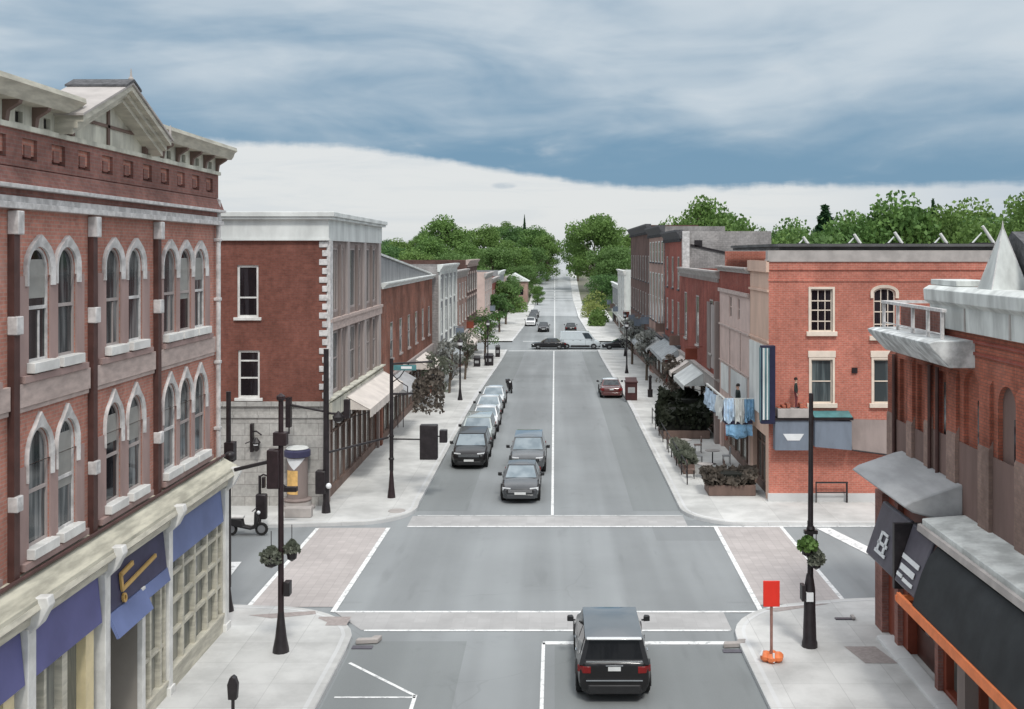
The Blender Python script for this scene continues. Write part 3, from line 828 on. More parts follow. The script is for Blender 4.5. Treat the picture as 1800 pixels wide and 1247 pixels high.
m.build('parapet_cap', S_OFFW, bb, bevel=.02)
xf = FL(XB)
ops = []; a = 49.6
BW = [(50.0, 51.2), (51.5, 52.5), (54.0, 55.6), (55.9, 57.2), (58.6, 60.0), (60.3, 61.9)]
for p, q in BW: ops += [(p, q, 8.75, 11.75, 0), (p, q, 5.05, 7.85, 0)]
m = MB(xf); wall(m, Y2, 63.4, -.2, 12.1, ops + [(49.4, 63.0, .02, 3.9, 0)], .14); m.build('street_wall', W_MAUVED, bb)
for k, o in enumerate(ops): window(bb, xf, *o[:4], depth=.1, fr=W_MAUVE, gl=(G_TAUPE, G_BLUE, G_CURT)[k % 3], fw=.1, rails=(.55,) if k % 2 else (), muls=(.5,) if k % 3 == 0 else ())
m = MB(xf)
m.box(48.6, 49.2, .002, .16, 4.9, 12.05); m.build('pilaster', S_HOOD, bb)
for a, w in ((53.2, .3), (57.9, .3), (62.7, .4)):
    m = MB(xf); m.box(a - w, a + w, .002, .12, 4.9, 12.05); m.build('pilaster', W_MAUVE, bb)
m = MB(xf)
for a in (51.35, 55.75, 60.15): m.box(a - .1, a + .1, .003, .12, 5.0, 11.9)
split_build(m, 'mullion', W_MAUVED, bb)
m = MB(xf); m.box(48.7, 63.4, .003, .2, 8.35, 8.5); m.box(48.7, 63.4, .003, .14, 7.95, 8.34); m.build('string_course', S_BAND, bb)
m = MB(xf); m.box(48.7, 63.3, .003, .22, 4.0, 4.75); cornice(m, 48.65, 63.4, 4.98, .25, .35); m.build('fascia', S_CREAMW, bb)
shopfront(bb, xf, 49.4, 63.0, .02, 3.9, posts=9, fr=W_BROWN, gl=G_TAUPE)
awning(bb, xf, 52.0, 63.2, 4.72, 1.35, .75, .42, P_CANV, P_CANV)
m = MB()
m.box(-30, -29.7, Y2 + .3, 63.4, -.2, 12.6); m.box(-29.7, XB - .31, 63.1, 63.4, -.2, 12.6); m.build('side_wall', B_BROWN, bb)
m = MB(); m.box(-29.7, XB - .31, Y2 + .31, 63.09, 12.2, 12.35); m.build('roof', S_TAR, bb)

# ================================================================ west side: orange brick shop with grey lean-to gable
og = thing('gabled_brick_shop', 'weathered orange brick shop under a grey gabled roof between taller blocks', 'building', (-10.2, 64, 0))
xf = FL(-10.2)
ops = [(p, p + 1.1, 4.9, 7.2, 0) for p in (67, 71, 75, 79, 83, 87)]
m = MB(xf); wall(m, 63.7, 90, -.2, 9.5, ops + [(64.2, 89.5, .02, 3.2, 0)], .22)
m.quad((63.7, 0, -.2), (63.7, -14, -.2), (63.7, -14, 9.5), (63.7, 0, 9.5)); m.quad((90, 0, -.2), (90, -14, -.2), (90, -14, 9.5), (90, 0, 9.5)); m.build('wall', B_OGR, og)
for k, o in enumerate(ops): window(og, xf, *o[:4], depth=.06, fr=W_MAUVE, gl=G_BLUE, sill=(.1, .12, .1))
m = MB(xf); m.add([(63.7, -.1, 9.6), (63.7, -.1, 11.35), (90, -.1, 9.7), (90, -.1, 9.6), (63.7, -14, 9.6), (63.7, -14, 12.4), (90, -14, 10.6), (90, -14, 9.6)],
    [(0, 3, 2, 1), (1, 2, 6, 5), (4, 5, 6, 7), (0, 1, 5, 4), (3, 7, 6, 2)]); m.build('roof', S_SLATE, og)
m = MB(xf); cornice(m, 63.7, 90.1, 9.72, .35, .35); m.build('eaves_gutter', S_OFFW, og)
m = MB(xf); m.add([(63.6, .0, 11.36), (63.6, -.12, 11.36), (90.1, -.12, 9.72), (90.1, 0, 9.72), (63.6, 0, 11.48), (63.6, -.12, 11.48), (90.1, -.12, 9.84), (90.1, 0, 9.84)],
   [(4, 5, 6, 7), (0, 3, 7, 4), (0, 4, 5, 1), (1, 5, 6, 2)]); m.build('verge_board', S_OFFW, og)
shopfront(og, xf, 64.2, 89.5, .02, 3.2, posts=14, fr=W_BROWN)
m = MB(xf); m.box(63.9, 89.8, .003, .18, 3.25, 4.0); m.build('fascia', W_MAUVE, og)
for p, q, mt in ((65, 71, P_GCANV), (78, 84, P_CANV)): awning(og, xf, p, q, 3.9, 1.4, .8, .3, mt)

STR1 = M_stripe('pale striped canvas', (.62, .63, .62), (.30, .31, .31), .6, 1)
STR2 = M_stripe('grey striped canvas', (.52, .55, .56), (.20, .22, .23), .5, 1)
street_house('grey_painted_house', 'narrow pale grey building standing forward of the row, with a flat cornice', FL(-9.7), (-9.7, 91, gz(92)), 90.3, 106, 10.4, S_SLATE, S_OFFW, [(4.6, 6.8), (7.5, 9.4)], 4,
             win=(1.3, 2.0), shopz=3.8, gl=G_BLUE, wfr=S_OFFW, pil=S_OFFW, sidemat=B_GREY, base=-.6, shopmat=S_OFFW, awn=[(92, 98, STR2)])
street_house('pink_brick_house', 'pinkish grey brick shop house next beyond the grey forward building', FL(-10.1), (-10.1, 106, gz(112)), 106.1, 124, 9.6, B_PINK, S_GREYS, [(4.0, 5.9), (6.6, 8.3)], 5, win=(1.1, 1.8),
             shopz=3.6, base=-1.2, awn=[(107, 113, STR1), (116, 122, P_CANV)])
street_house('umber_brick_house', 'dark umber brick shop house with stone lintels before the far junction', FL(-10.1), (-10.1, 124, gz(132)), 124.1, 140.5, 10.6, B_UMBER, S_BAND, [(4.2, 6.2), (7.0, 9.0)], 5, win=(1.1, 1.9), rise=.3,
             shopz=3.6, base=-1.6, awn=[(126, 132, P_CANV), (134, 139, STR1)], lin='flat')
street_house('sandstone_house', 'pale sandstone coloured shop past the far junction', FL(-10.2), (-10.2, 158, gz(165)), 157.5, 176, 8.4, S_PINKP, S_GREYS, [(3.6, 5.4), (5.9, 7.4)], 5, win=(1.1, 1.6), shopz=3.4, base=-1.8, awn=[(160, 166, STR1)])
street_house('small_red_house', 'small dark red brick shop beyond the sandstone coloured shop', FL(-10.4), (-10.4, 177, gz(186)), 176.2, 198, 7.2, B_RED, S_GREYS, [(3.4, 5.2)], 5, win=(1.2, 1.8), shopz=3.3, base=-1.8, awn=[(180, 188, P_CANV)])
street_house('grey_stucco_house', 'pale grey stucco shop house after the small dark red shop', FL(-10.3), (-10.3, 210, gz(210)), 198.1, 220, 8.0, S_SLATE, S_OFFW, [(2.6, 4.0), (4.6, 6.2)], 5, win=(1.2, 1.4), shopz=3.2, base=-1.8, gl=G_BLUE)
street_house('buff_house', 'buff coloured house, very last of the row at the foot of the hill', FL(-10.0), (-10.0, 230, gz(230)), 220.1, 242, 6.6, S_PINKP, S_GREYS, [(3.0, 4.8)], 5, win=(1.2, 1.6), shopz=3.0, base=-1.8)
# house among the trees at the end
hs = thing('cottage', 'small brownish cottage with a white gable roof among trees near the foot of the hill', 'house', (-15, 262, gz(262)))
m = MB(); m.box(-13.2, -6.6 - .0, 262, 271, -1, 4.6); m.build('wall', B_PINK, hs)
m = MB(); m.add([(-13.6, 261.6, 4.6), (-6.2, 261.6, 4.6), (-9.9, 261.6, 6.6), (-13.6, 271.4, 4.6), (-6.2, 271.4, 4.6), (-9.9, 271.4, 6.6)], [(0, 1, 2), (3, 5, 4), (0, 2, 5, 3), (1, 4, 5, 2), (0, 3, 4, 1)])
m.build('roof', S_OFFW, hs)
m = MB(); m.box(-11.6, -10.6, 261.9, 262.1, 1.4, 3.2); m.box(-8.6, -7.6, 261.9, 262.1, 1.4, 3.2); m.build('window', G_DARK, hs)
# ================================================================ east side: near rust brick building with canopy, balcony and turret
XR = 10.5; xf = FR(XR)
rb = thing('rust_brick_building', 'rust brick corner building with white cornice, corner balcony and oxblood shopfront under a dark awning', 'building', (XR, 26, 0))
NI = [(26.75, 27.75, 4.95, 8.55, .5), (24.6, 25.6, 4.95, 8.4, .5), (22.5, 23.5, 4.95, 8.4, .5), (20.4, 21.4, 4.95, 8.4, .5), (18.3, 19.3, 4.95, 8.4, .5), (16.2, 17.2, 4.95, 8.4, .5),
      (29.0, 29.9, 5.2, 8.3, 0), (30.5, 31.3, 5.2, 8.3, 0), (32.1, 32.9, 5.2, 8.3, 0)]
m = MB(xf); wall(m, 11, 29.6, 4.4, 9.6, NI[:6] + [(29.0, 29.599, 5.2, 8.3, 0)], .12); wall(m, 29.6, 33.8, 4.4, 8.5, NI[7:], .12)
m.build('wall', B_RUST, rb)
shell(rb, xf, 11, 29.58, -.2, 10.4, 16, B_RED, 9.9)
m = MB(xf); m.quad((33.8, 0, -.2), (33.8, -16, -.2), (33.8, -16, 8.5), (33.8, 0, 8.5)); m.quad((29.6, 0, 8.5), (33.8, 0, 8.5), (33.8, -16, 8.5), (29.6, -16, 8.5)); m.build('side_wall', B_RED, rb)
for k, (p, q, z0, z1, r) in enumerate(NI):
    q = min(q, 29.59) if p == 29.0 else q
    m = MB(xf); pts = arch_pts(p, q, z0, z1, r); m.add([(a, -.115, z) for a, z in pts], [tuple(range(len(pts)))])
    nb = m.build('niche', W_PIERD if k in (1, 3, 5) else B_RUST, rb)
    m = MB(xf)
    if r: m.box(p + .06, p + .3, -.113, -.085, z0 + .9, z1 - .75)
    else: m.box(p + .2, p + .38, -.113, -.08, z0 + 1.2, z1 - .3)
    m.build('window', G_DARK, nb)
for a, w in ((33.5, .28), (31.7, .22), (30.2, .2), (28.35, .3), (26.2, .32), (24.1, .3), (22.0, .3), (19.9, .3), (17.8, .3), (15.7, .3)):
    m = MB(xf); m.prism([(.002, 4.6), (.09, 4.6), (.09, 8.3), (.002, 8.45)], a - w, a + w); m.build('brick_pier', B_RUST, rb)
    zt = 6.75 if a < 31 else 6.5
    m = MB(xf); m.prism([(.003, 4.6), (.12, 4.6), (.12, zt), (.003, zt + .25)], a - w - .02, a + w + .02); m.build('added_pier_facing', W_PIER, rb)  # facing added over the pier to carry the overlay tint
pr_ = [33.5, 31.7, 30.2, 28.35, 26.2, 24.1, 22.0, 19.9, 17.8, 15.7]; pw_ = [.28, .22, .2, .3, .32, .3, .3, .3, .3, .3]
for k in range(len(pr_) - 1):
    m = MB(xf); m.box(pr_[k + 1] + pw_[k + 1] + .03, pr_[k] - pw_[k] - .03, .003, .03, 4.6, 6.62 if pr_[k] < 31 else 6.4); m.build('added_tint_panel', W_PIERD, rb)  # panels added between the piers for the overlay tint
for a in (33.15, 30.0, 29.4):
    m = MB(xf); m.tube((a, .1, 4.7), (a, .1, 8.4), .055, n=8); m.build('downpipe', S_PIPE, rb)
m = MB(xf)
for zz in (8.95, 9.25): m.box(11, 29.5, .002, .05, zz, zz + .08)
m.build('string_course', B_RED, rb)
m = MB(xf)
m.prism([(-.5, 9.5), (.16, 9.5), (.18, 10.1), (.34, 10.22), (.36, 10.52), (.2, 10.62), (-.5, 10.62)], 11, 29.75)
m.box(28.0, 29.9, -.9, .1, 10.63, 10.78)
m.build('cornice', S_RCORN, rb, bevel=.015)
for a in (27.2, 24.5, 21.8, 19.1): 
    m = MB(xf); m.box(a - .03, a + .03, .16, .2, 9.52, 10.1); m.build('cornice_seam', S_GREYS, rb)
# turret and steep dark roof behind the cornice
m = MB(xf); cx, cz = 26.2, -.36; h = .5
m.add([(cx - h, cz - h, 10.4), (cx + h, cz - h, 10.4), (cx + h, cz + h, 10.4), (cx - h, cz + h, 10.4), (cx, cz, 12.15)], [(0, 1, 4), (1, 2, 4), (2, 3, 4), (3, 0, 4), (0, 3, 2, 1)])
tu = m.build('turret', S_RCORN, rb, smooth=0)
m = MB(xf)
for sx, sy in ((-1, 1), (1, 1), (-1, -1)): m.tube((cx + sx * h, cz + sy * h, 10.4), (cx, cz, 12.16), .016, .01, 6)
m.tube((cx, cz, 12.1), (cx, cz, 12.28), .03, .008, 6)
m.build('turret_hip', S_HOOD, tu)
m = MB(xf); y0, y1, yr = 23.2, 29.2, 26.3
m.add([(y0, -.85, 10.45), (y1, -.85, 10.45), (yr, -.62, 12.02), (y0, -12, 10.45), (y1, -12, 10.45), (yr, -10, 12.02)], [(0, 1, 2), (0, 2, 5, 3), (1, 4, 5, 2), (3, 5, 4), (0, 3, 4, 1)])
m.build('steep_roof', S_ROOF, rb, smooth=0)
# corner balcony
m = MB(xf); m.prism([(-1.0, 8.62), (.62, 8.62), (1.12, 9.14), (1.16, 9.24), (1.0, 9.29), (-1.0, 9.33)], 27.0, 32.3)
bal = m.build('balcony', P_MARB, rb, bevel=.02)
m = MB(xf); m.box(27.3, 32.4, .60, .72, 10.0, 10.08); m.box(32.28, 32.4, -.9, .599, 10.0, 10.08); m.box(27.4, 32.3, .64, .68, 9.42, 9.45); m.build('handrail', S_HOOD, bal)
for a in (32.3, 31.0, 29.7, 28.5, 27.45):
    m = MB(xf); m.box(a - .04, a + .04, .62, .70, 9.3, 10.0); m.build('rail_post', S_HOOD, bal)
for a0, a1 in ((31.1, 32.1), (29.8, 30.85), (28.6, 29.6)):
    m = MB(xf)
    for k in range(8): m.box(a0 + (a1 - a0) * k / 8 + .01, a0 + (a1 - a0) * (k + 1) / 8 - .02, .2, .23, 9.33, 9.97)
    m.build('screen', B_DARK, bal)
# ground floor block and shopfront (half a metre forward)
XS = 10.0; xs = FR(XS)
m = MB(xs)
wall(m, 11, 33.0, -.2, 4.5, [(28.2, 30.6, .05, 3.0, 0), (26.0, 27.6, .35, 3.0, 0), (22.8, 25.4, .35, 3.0, 0), (18.5, 22, .35, 3.0, 0)], .35)
m.quad((33, 0, -.2), (33, -16, -.2), (33, -16, 4.5), (33, 0, 4.5)); m.quad((28, 0, 4.5), (33.0, 0, 4.5), (33.0, -.6, 4.5), (28, -.6, 4.5))
m.build('shopfront', P_STORE, rb)
m = MB(xs); m.box(32.35, 33.06, .002, .2, -.1, 4.3); m.box(31.0, 31.3, .002, .16, -.1, 4.3); m.box(27.8, 28.05, .002, .14, -.1, 3.4); split_build(m, 'corner_pier', B_DARK, rb)
m = MB(xs); m.box(28.25, 30.55, -.33, -.25, .05, 2.95); dd = m.build('door', P_DOORD, rb)
m = MB(xs); m.box(28.5, 29.2, -.249, -.235, 1.0, 2.7); m.box(29.5, 30.3, -.249, -.235, 1.0, 2.7); m.build('pane', G_DARK, dd)
for a0, a1 in ((26.0, 27.6), (22.8, 25.4), (18.5, 22)):
    m = MB(xs); m.quad((a0, -.2, .35), (a1, -.2, .35), (a1, -.2, 3), (a0, -.2, 3)); m.build('shop_window', G_SHOP, rb)
m = MB(xs); m.box(25.5, 26.0, -.2, .32, -.1, 3.0); m.build('shop_post', W_MAUVED, rb)
m = MB(xs); m.prism([(0, -.1), (.55, -.1), (.50, .2), (.42, .24), (0, .24)], 15, 31.9); m.build('shop_sill', CONC_K, rb, bevel=.02)
# white flat canopy, dark awning with orange edge, two sign boards, grey hood
m = MB(xs); m.prism([(-.6, 4.82), (.5, 4.74), (.62, 4.72), (.62, 4.56), (.5, 4.36), (-.0, 4.36)], 11, 27.6); m.build('flat_canopy', S_RCORN, rb, bevel=.02)
m = MB(xs); m.prism([(.621, 4.58), (.70, 4.56), (.72, 4.40), (.56, 4.30), (.52, 4.36)], 11, 27.7); m.build('canopy_moulding', S_GREYS, rb)
prof = [(.05, 4.30), (.60, 4.28), (.82, 4.02), (1.0, 3.6), (1.12, 3.2), (1.22, 2.85)]
inn = [(b - .04, z - .03) for b, z in prof][::-1]
m = MB(xs); m.prism(prof + inn, 11, 26.55); aw = m.build('awning', P_CHAR, rb)
m = MB(xs); m.add([(26.551, b, z) for b, z in prof] + [(26.551, .05, 2.95)], [tuple(range(7))]); m.build('awning_cheek', P_CHAR, aw)
m = MB(xs); m.prism([(1.19, 2.84), (1.27, 2.84), (1.30, 2.62), (1.22, 2.62)], 11, 27.6); m.box(27.55, 27.65, .1, 1.3, 2.64, 2.76); m.build('awning_edge', P_ORANGE, aw)
m = MB(xs); m.prism([(.4, 2.55), (.47, 2.55), (.47, 2.4), (.4, 2.4)], 26.2, 28.0); m.build('awning_rail', P_ORANGE, aw)
def board(a0, a1, marks, lab):
    m = MB(xs); P0, P1 = (.62, 4.42), (1.12, 2.95)
    m.prism([P0, P1, (P1[0] - .1, P1[1] - .05), (P0[0] - .12, P0[1])], a0, a1)
    o = m.build('hanging_sign', P_SLATE, rb, bevel=.04); o['label'] = lab
    t = MB(xs)
    for (u0, u1, v0, v1) in marks:
        q = []
        for (u, v) in ((u0, v0), (u1, v0), (u1, v1), (u0, v1)):
            q.append((a0 + (a1 - a0) * u, P0[0] + (P1[0] - P0[0]) * v + .03, P0[1] + (P1[1] - P0[1]) * v + .012))
        t.add(q + [(a, b + .02, z + .008) for a, b, z in q], [(0, 1, 2, 3), (4, 5, 6, 7), (0, 1, 5, 4), (1, 2, 6, 5), (2, 3, 7, 6), (3, 0, 4, 7)])
    t.build('emblem', LAMPW, o)
board(28.5, 30.9, [(.35, .68, .62, .68), (.40, .46, .5, .8), (.60, .66, .45, .8), (.33, .70, .78, .84), (.42, .62, .44, .49)], 'slate hanging sign board with pale monogram')
board(26.75, 28.3, [(.12, .9, .5, .58), (.2, .85, .66, .76), (.15, .6, .84, .9), (.66, .9, .82, .88)], 'slate hanging sign board with pale stripes')
m = MB(xs); m.box(28.32, 28.48, .3, 1.1, 2.7, 4.4); m.build('sign_divider', P_BLACK, rb)
m = MB(xf); m.prism([(0, 5.55), (.25, 5.5), (1.35, 5.12), (1.55, 4.98), (1.3, 4.82), (.5, 4.6), (0, 4.6)], 27.75, 32.6); m.build('grey_hood', P_GCANV, rb, bevel=.05)

# ================================================================ east side: orange brick corner block across the side street
YO = 49.5; XO = 9.8; xf = FF(YO)
ob = thing('orange_brick_block', 'orange red brick corner block with cream framed windows and dark roof edge', 'building', (XO, YO, 0))
WO = [(11.72, 12.72, 7.9, 9.85, .0), (11.74, 12.72, 4.62, 6.62, 0), (14.6, 15.6, 7.7, 9.9, .22), (14.6, 15.6, 4.62, 6.62, 0), (17.6, 18.6, 7.7, 9.9, .22), (20.6, 21.6, 7.7, 9.9, .22), (23.6, 24.6, 7.7, 9.9, .22)]
m = MB(xf); wall(m, XO, 30, -.2, 11.1, WO, .22)
m.quad((XO, 0, 6.5), (XO, -.02, 6.5), (XO, -.02, 6.6), (XO, 0, 6.6))
m.build('wall', B_ORANGE, ob)
for k, o in enumerate(WO):
    window(ob, xf, *o[:4], rise=o[4], depth=.14, fr=S_CANVF, gl=G_DARK if k in (0, 2, 4, 5, 6) else G_BLUE, fw=.06, rails=(.5, .72, .24) if k in (0, 2) else (.5,), bar=.05, muls=(.36, .68) if k in (0, 2) else (),
           sill=(.2, .2, .14), casing=.1 if o[4] == 0 else 0, hood=None if k == 0 else ('flat' if o[4] == 0 else (.14, 0, .25)), hoodmat=S_CANVF)
m = MB(xf); m.box(XO - .06, 30, .002, .06, 10.72, 11.1); m.box(XO - .04, 30, .002, .045, 10.2, 10.3); m.build('brick_corbel', B_ORANGE, ob)
m = MB(xf); m.box(XO - .1, 30, -.4, .12, 11.1, 11.2); m.box(XO - .06, 30, -.4, .07, 11.2, 11.62); m.build('coping', S_GREYS, ob)
m = MB(xf); m.box(XO + .5, 30, -13, -.1, 11.64, 11.78); m.box(XO + .4, 30.1, -13.1, .16, 11.79, 11.92); m.build('roof', S_TAR, ob)
m = MB(xf); m.box(XO - .05, 30, .0, .12, -.1, .5); m.build('plinth', CONC_K, ob)
m = MB(xf); m.box(13.6, 13.85, .0, .08, 6.0, 6.25); m.build('wall_vent', P_BLACK, ob)
m = MB(xf); m.box(29.7, 30, -14, -.1, -.2, 11.6); m.box(10, 29.69, -14, -13.7, -.2, 11.6); m.build('side_wall', B_ORANGE, ob)
xg = FR(XO)
m = MB(xg); wall(m, YO, 54.2, -.2, 11.0, [(50.2, 53.4, .05, 3.0, 0)], .2); m.build('street_wall', S_BEIGE, ob)
m = MB(xg); m.box(YO - .12, 54.25, .002, .14, 10.62, 11.14); m.box(YO - .07, 54.2, .002, .09, 9.7, 9.8); m.box(YO - .06, 54.2, .002, .07, 7.35, 7.45); m.build('street_cornice', S_BEIGE, ob)
m = MB(xg); m.box(50.3, 53.9, .003, .1, 3.9, 7.2); m.build('grey_panel', S_OFFW, ob)
shopfront(ob, xg, 50.2, 53.4, .05, 3.0, posts=3, gl=G_SHOP)
# teal topped sign box on the side wall
sg = thing('sign_box', 'blue grey box sign with a teal lid fixed to the orange brick wall', 'sign', (11.9, YO, 2.4))
m = MB(xf)
m.add([(11.75, .02, 2.75), (13.4, .02, 2.6), (13.4, .75, 2.6), (11.75, .75, 2.75), (11.75, .02, 3.95), (13.4, .02, 3.9), (13.4, .75, 3.9), (11.75, .75, 3.95)], [(0, 3, 2, 1), (4, 5, 6, 7), (0, 1, 5, 4), (1, 2, 6, 5), (2, 3, 7, 6), (3, 0, 4, 7)]); m.build('box', P_BLUEG, sg)
m = MB(xf); m.box(11.7, 13.46, .02, .82, 3.96, 4.08); m.build('edge', P_BLACK, sg)
m = MB(xf); m.prism([(.02, 4.28), (.1, 4.28), (.78, 4.1), (.78, 4.085), (.02, 4.085)], 11.72, 13.44); m.build('lid', P_TEAL, sg)
s2 = thing('fascia_sign', 'dull blue fascia sign with a pale panel beside the orange wall corner', 'sign', (10.7, YO, 2.6))
m = MB(xf); m.box(10.0, 11.66, .02, .5, 2.55, 3.9); m.build('box', P_BLUEG, s2)
m = MB(xf); m.box(9.98, 11.68, .02, .56, 3.905, 4.02); m.build('edge', P_BLACK, s2)
m = MB(xf); m.add([(10.35, .52, 3.3), (11.3, .52, 3.3), (11.1, .52, 3.0), (10.55, .52, 3.0), (10.35, .501, 3.3), (11.3, .501, 3.3), (11.1, .501, 3.0), (10.55, .501, 3.0)], [(0, 1, 2, 3), (0, 1, 5, 4), (2, 3, 7, 6), (1, 2, 6, 5), (3, 0, 4, 7)]); m.build('panel', LAMPW, s2)
s3 = thing('side_canopy', 'brown canvas side canopy sloping along the orange brick wall', 'canopy', (14.2, YO, 2.6))
m = MB(xf); m.add([(13.47, .03, 3.9), (15.6, .03, 3.85), (15.6, .5, 2.3), (13.47, .6, 2.6), (13.47, .0, 2.6), (15.6, .0, 2.3)], [(0, 1, 2, 3), (0, 3, 4), (1, 5, 2)]); m.build('canvas', W_MAUVED, s3)
m = MB(xf); m.tube((13.47, .6, 2.58), (15.6, .5, 2.28), .035); m.build('front_bar', P_BLACK, s3)
cl = thing('canopy_roof_box', 'weathered grey planter ledge standing on the dull blue fascia sign', 'ledge', (10.8, YO, 4.0))
m = MB(xf); m.box(10.1, 11.55, .02, .6, 4.03, 4.45); m.build('box', S_GREYS, cl, bevel=.02)
m = MB(xf)
for k in range(7): m.box(10.12 + k * .2, 10.28 + k * .2, .05, .55, 4.455, 4.5 + .09 * (k % 3)) if not 2 < k < 5 else None
m.build('planting', B_RUST, cl, bevel=.03)
bs = thing('blade_sign', 'tall dark blue blade sign with teal face at the corner of the orange block', 'sign', (9.6, 49.3, 3.8))
m = MB(); m.box(9.35, 10.0, 48.95, 49.3, 3.75, 7.3); m.build('box', M_plain('deep navy metal', (.018, .02, .05), .45), bs, bevel=.02)
m = MB(); m.box(9.32, 9.348, 48.97, 49.28, 3.9, 7.2); m.box(9.4, 9.72, 48.925, 48.948, 3.95, 7.2); m.build('face', M_plain('faded teal face', (.10, .19, .21), .5, var=.35, scale=3, stretch=(1, 1, .2)), bs)
m = MB(); m.box(9.42, 9.5, 48.905, 48.924, 3.95, 7.2); m.box(9.6, 9.65, 48.905, 48.924, 3.95, 7.2); m.build('stripe', S_OFFW, bs)
# pink rendered house next to it
pk = thing('pink_rendered_house', 'pale pink rendered shop house with brick parapet next to the orange corner block', 'building', (XO, 59, 0))
m = MB(xg); OP = [(54.7, 63.6, .05, 3.0, 0), (57.2, 57.9, 7.9, 9.1, 0), (59.8, 60.7, 7.9, 9.1, 0)]
wall(m, 54.25, 64.2, -.2, 9.4, OP, .2); m.build('wall', S_PINKP, pk)
m = MB(xg); m.box(54.25, 64.2, -.25, .0, 9.4, 10.45); m.build('parapet', B_RED, pk)
shell(pk, xg, 54.3, 64.15, -.2, 10.3, 14, B_RED, 9.8)
m = MB(xg); cornice(m, 54.2, 64.3, 10.75, .3, .3); m.build('cornice', S_GREYS, pk)
m = MB(xg); m.box(54.25, 64.2, .002, .12, 9.25, 9.45); m.box(54.25, 64.2, .002, .08, 7.3, 7.4); m.box(54.25, 64.2, .002, .07, 5.2, 5.27)
for a in (57.0, 60.4): m.box(a - .04, a + .04, .002, .04, 3.3, 7.28)
m.build('string_course', S_BAND, pk)
for o in OP[1:]: window(pk, xg, *o[:4], depth=.1, fr=S_PINKP, gl=G_TAUPE, rails=(.5,))
m = MB(xg); m.box(60.8, 63.4, .002, .05, 3.6, 5.1); m.box(55.0, 59.9, .002, .05, 3.6, 5.1); m.build('wall_panel', S_OFFW, pk)
shopfront(pk, xg, 54.7, 63.6, .05, 3.0, posts=5)

# red brick house, grey brick gable end, dark tall row
r3 = street_house('red_brick_shop_house', 'deep red brick shop house with a big grey shutter panel beside the pink house', FR(9.8), (9.8, 74, 0), 64.25, 84, 10.3, B_RED, S_GREYS, [(5.2, 8.6)], 3, win=(1.5, 3.2), shopz=4.0,
             gl=G_TAUPE, wfr=W_MAUVE, base=-.1, corn=(.45, .3), awn=[(70, 76, S_OFFW), (77.5, 82.5, P_CANV)])
m = MB(FR(9.8)); m.box(64.6, 67.2, .003, .1, 4.4, 8.3); m.build('shutter', W_MAUVE, r3)
m = MB(FR(9.8)); m.box(67.9, 69.2, .003, .06, 4.2, 8.4); m.build('dark_panel', W_MAUVED, r3)
m = MB(FR(9.8)); m.box(64.3, 64.9, .003, .25, .0, 8.6); m.build('post', W_MAUVED, r3)
tall = []
tall.append(street_house('tall_dark_red_house', 'tall dark red brick house with grey painted brick end wall above its neighbour', FR(9.9), (9.9, 90, gz(90)), 84.3, 97, 13.2, B_RED, S_ROOF, [(4.9, 7.6), (8.6, 11.2)], 3, win=(1.2, 2.5), deep=7,
             shopz=4.4, gl=G_TAUPE, wfr=S_GREYS, sidemat=B_GREY, base=-.4, corn=(.7, .45), awn=[(85, 96, STR2)]))
tall.append(street_house('tall_grey_panel_house', 'tall house with pale grey full height window panels and a bracketed dark cornice', FR(9.8), (9.8, 104, gz(104)), 97.05, 112, 13.9, B_PINK, S_ROOF, [(4.9, 9.6), (10.6, 12.6)], 5, win=(1.5, 4.4), deep=5.5,
             shopz=4.4, gl=G_TAUPE, wfr=S_OFFW, sidemat=B_GREY, base=-.8, corn=(.8, .5), awn=[(98, 111, STR1)]))
tall.append(street_house('tall_umber_house', 'tallest dark umber brick house at the far end of the bracketed row', FR(9.9), (9.9, 126, gz(126)), 112.05, 140.5, 14.4, B_UMBER, S_ROOF, [(4.6, 7.2), (8.4, 11.2)], 8, win=(1.2, 2.4), deep=5,
             shopz=4.2, gl=G_DARK, wfr=S_GREYS, base=-1.6, corn=(.8, .5), awn=[(114, 122, STR2), (126, 138, P_GCANV)]))
t0 = tall[0]          # sloping flashing line and a vent on the grey end wall
m = MB(); m.add([(10.6, 84.26, 12.2), (16.6, 84.26, 10.9), (16.6, 84.26, 10.75), (10.6, 84.26, 12.05), (10.6, 84.2, 12.2), (16.6, 84.2, 10.9), (16.6, 84.2, 10.75), (10.6, 84.2, 12.05)], [(0, 1, 2, 3), (4, 5, 6, 7), (0, 1, 5, 4), (2, 3, 7, 6), (1, 2, 6, 5), (3, 0, 4, 7)]); m.build('flashing', P_BLACK, t0)
m = MB(); m.box(10.9, 11.5, 84.2, 84.28, 12.0, 12.5); m.build('vent', P_BLACK, t0)
m = MB(); m.box(9.95, 10.5, 84.16, 84.28, 8, 13.2); m.build('quoin_strip', S_HOOD, t0)
street_house('white_column_house', 'small pale shop with white columns past the far junction', FR(10.3), (10.3, 165, gz(165)), 157.5, 174, 8.8, S_OFFW, S_WHITE, [(3.2, 6.8)], 4, win=(1.4, 3.4), shopz=3.0, gl=G_BLUE, base=-1.9, pil=S_WHITE)
street_house('grey_shed_house', 'low grey shop house beyond the white columned shop', FR(10.6), (10.6, 186, gz(186)), 176, 198, 6.2, S_SLATE, S_OFFW, [(2.6, 4.4)], 4, win=(1.2, 1.6), shopz=2.9, gl=G_DARK, base=-1.9)
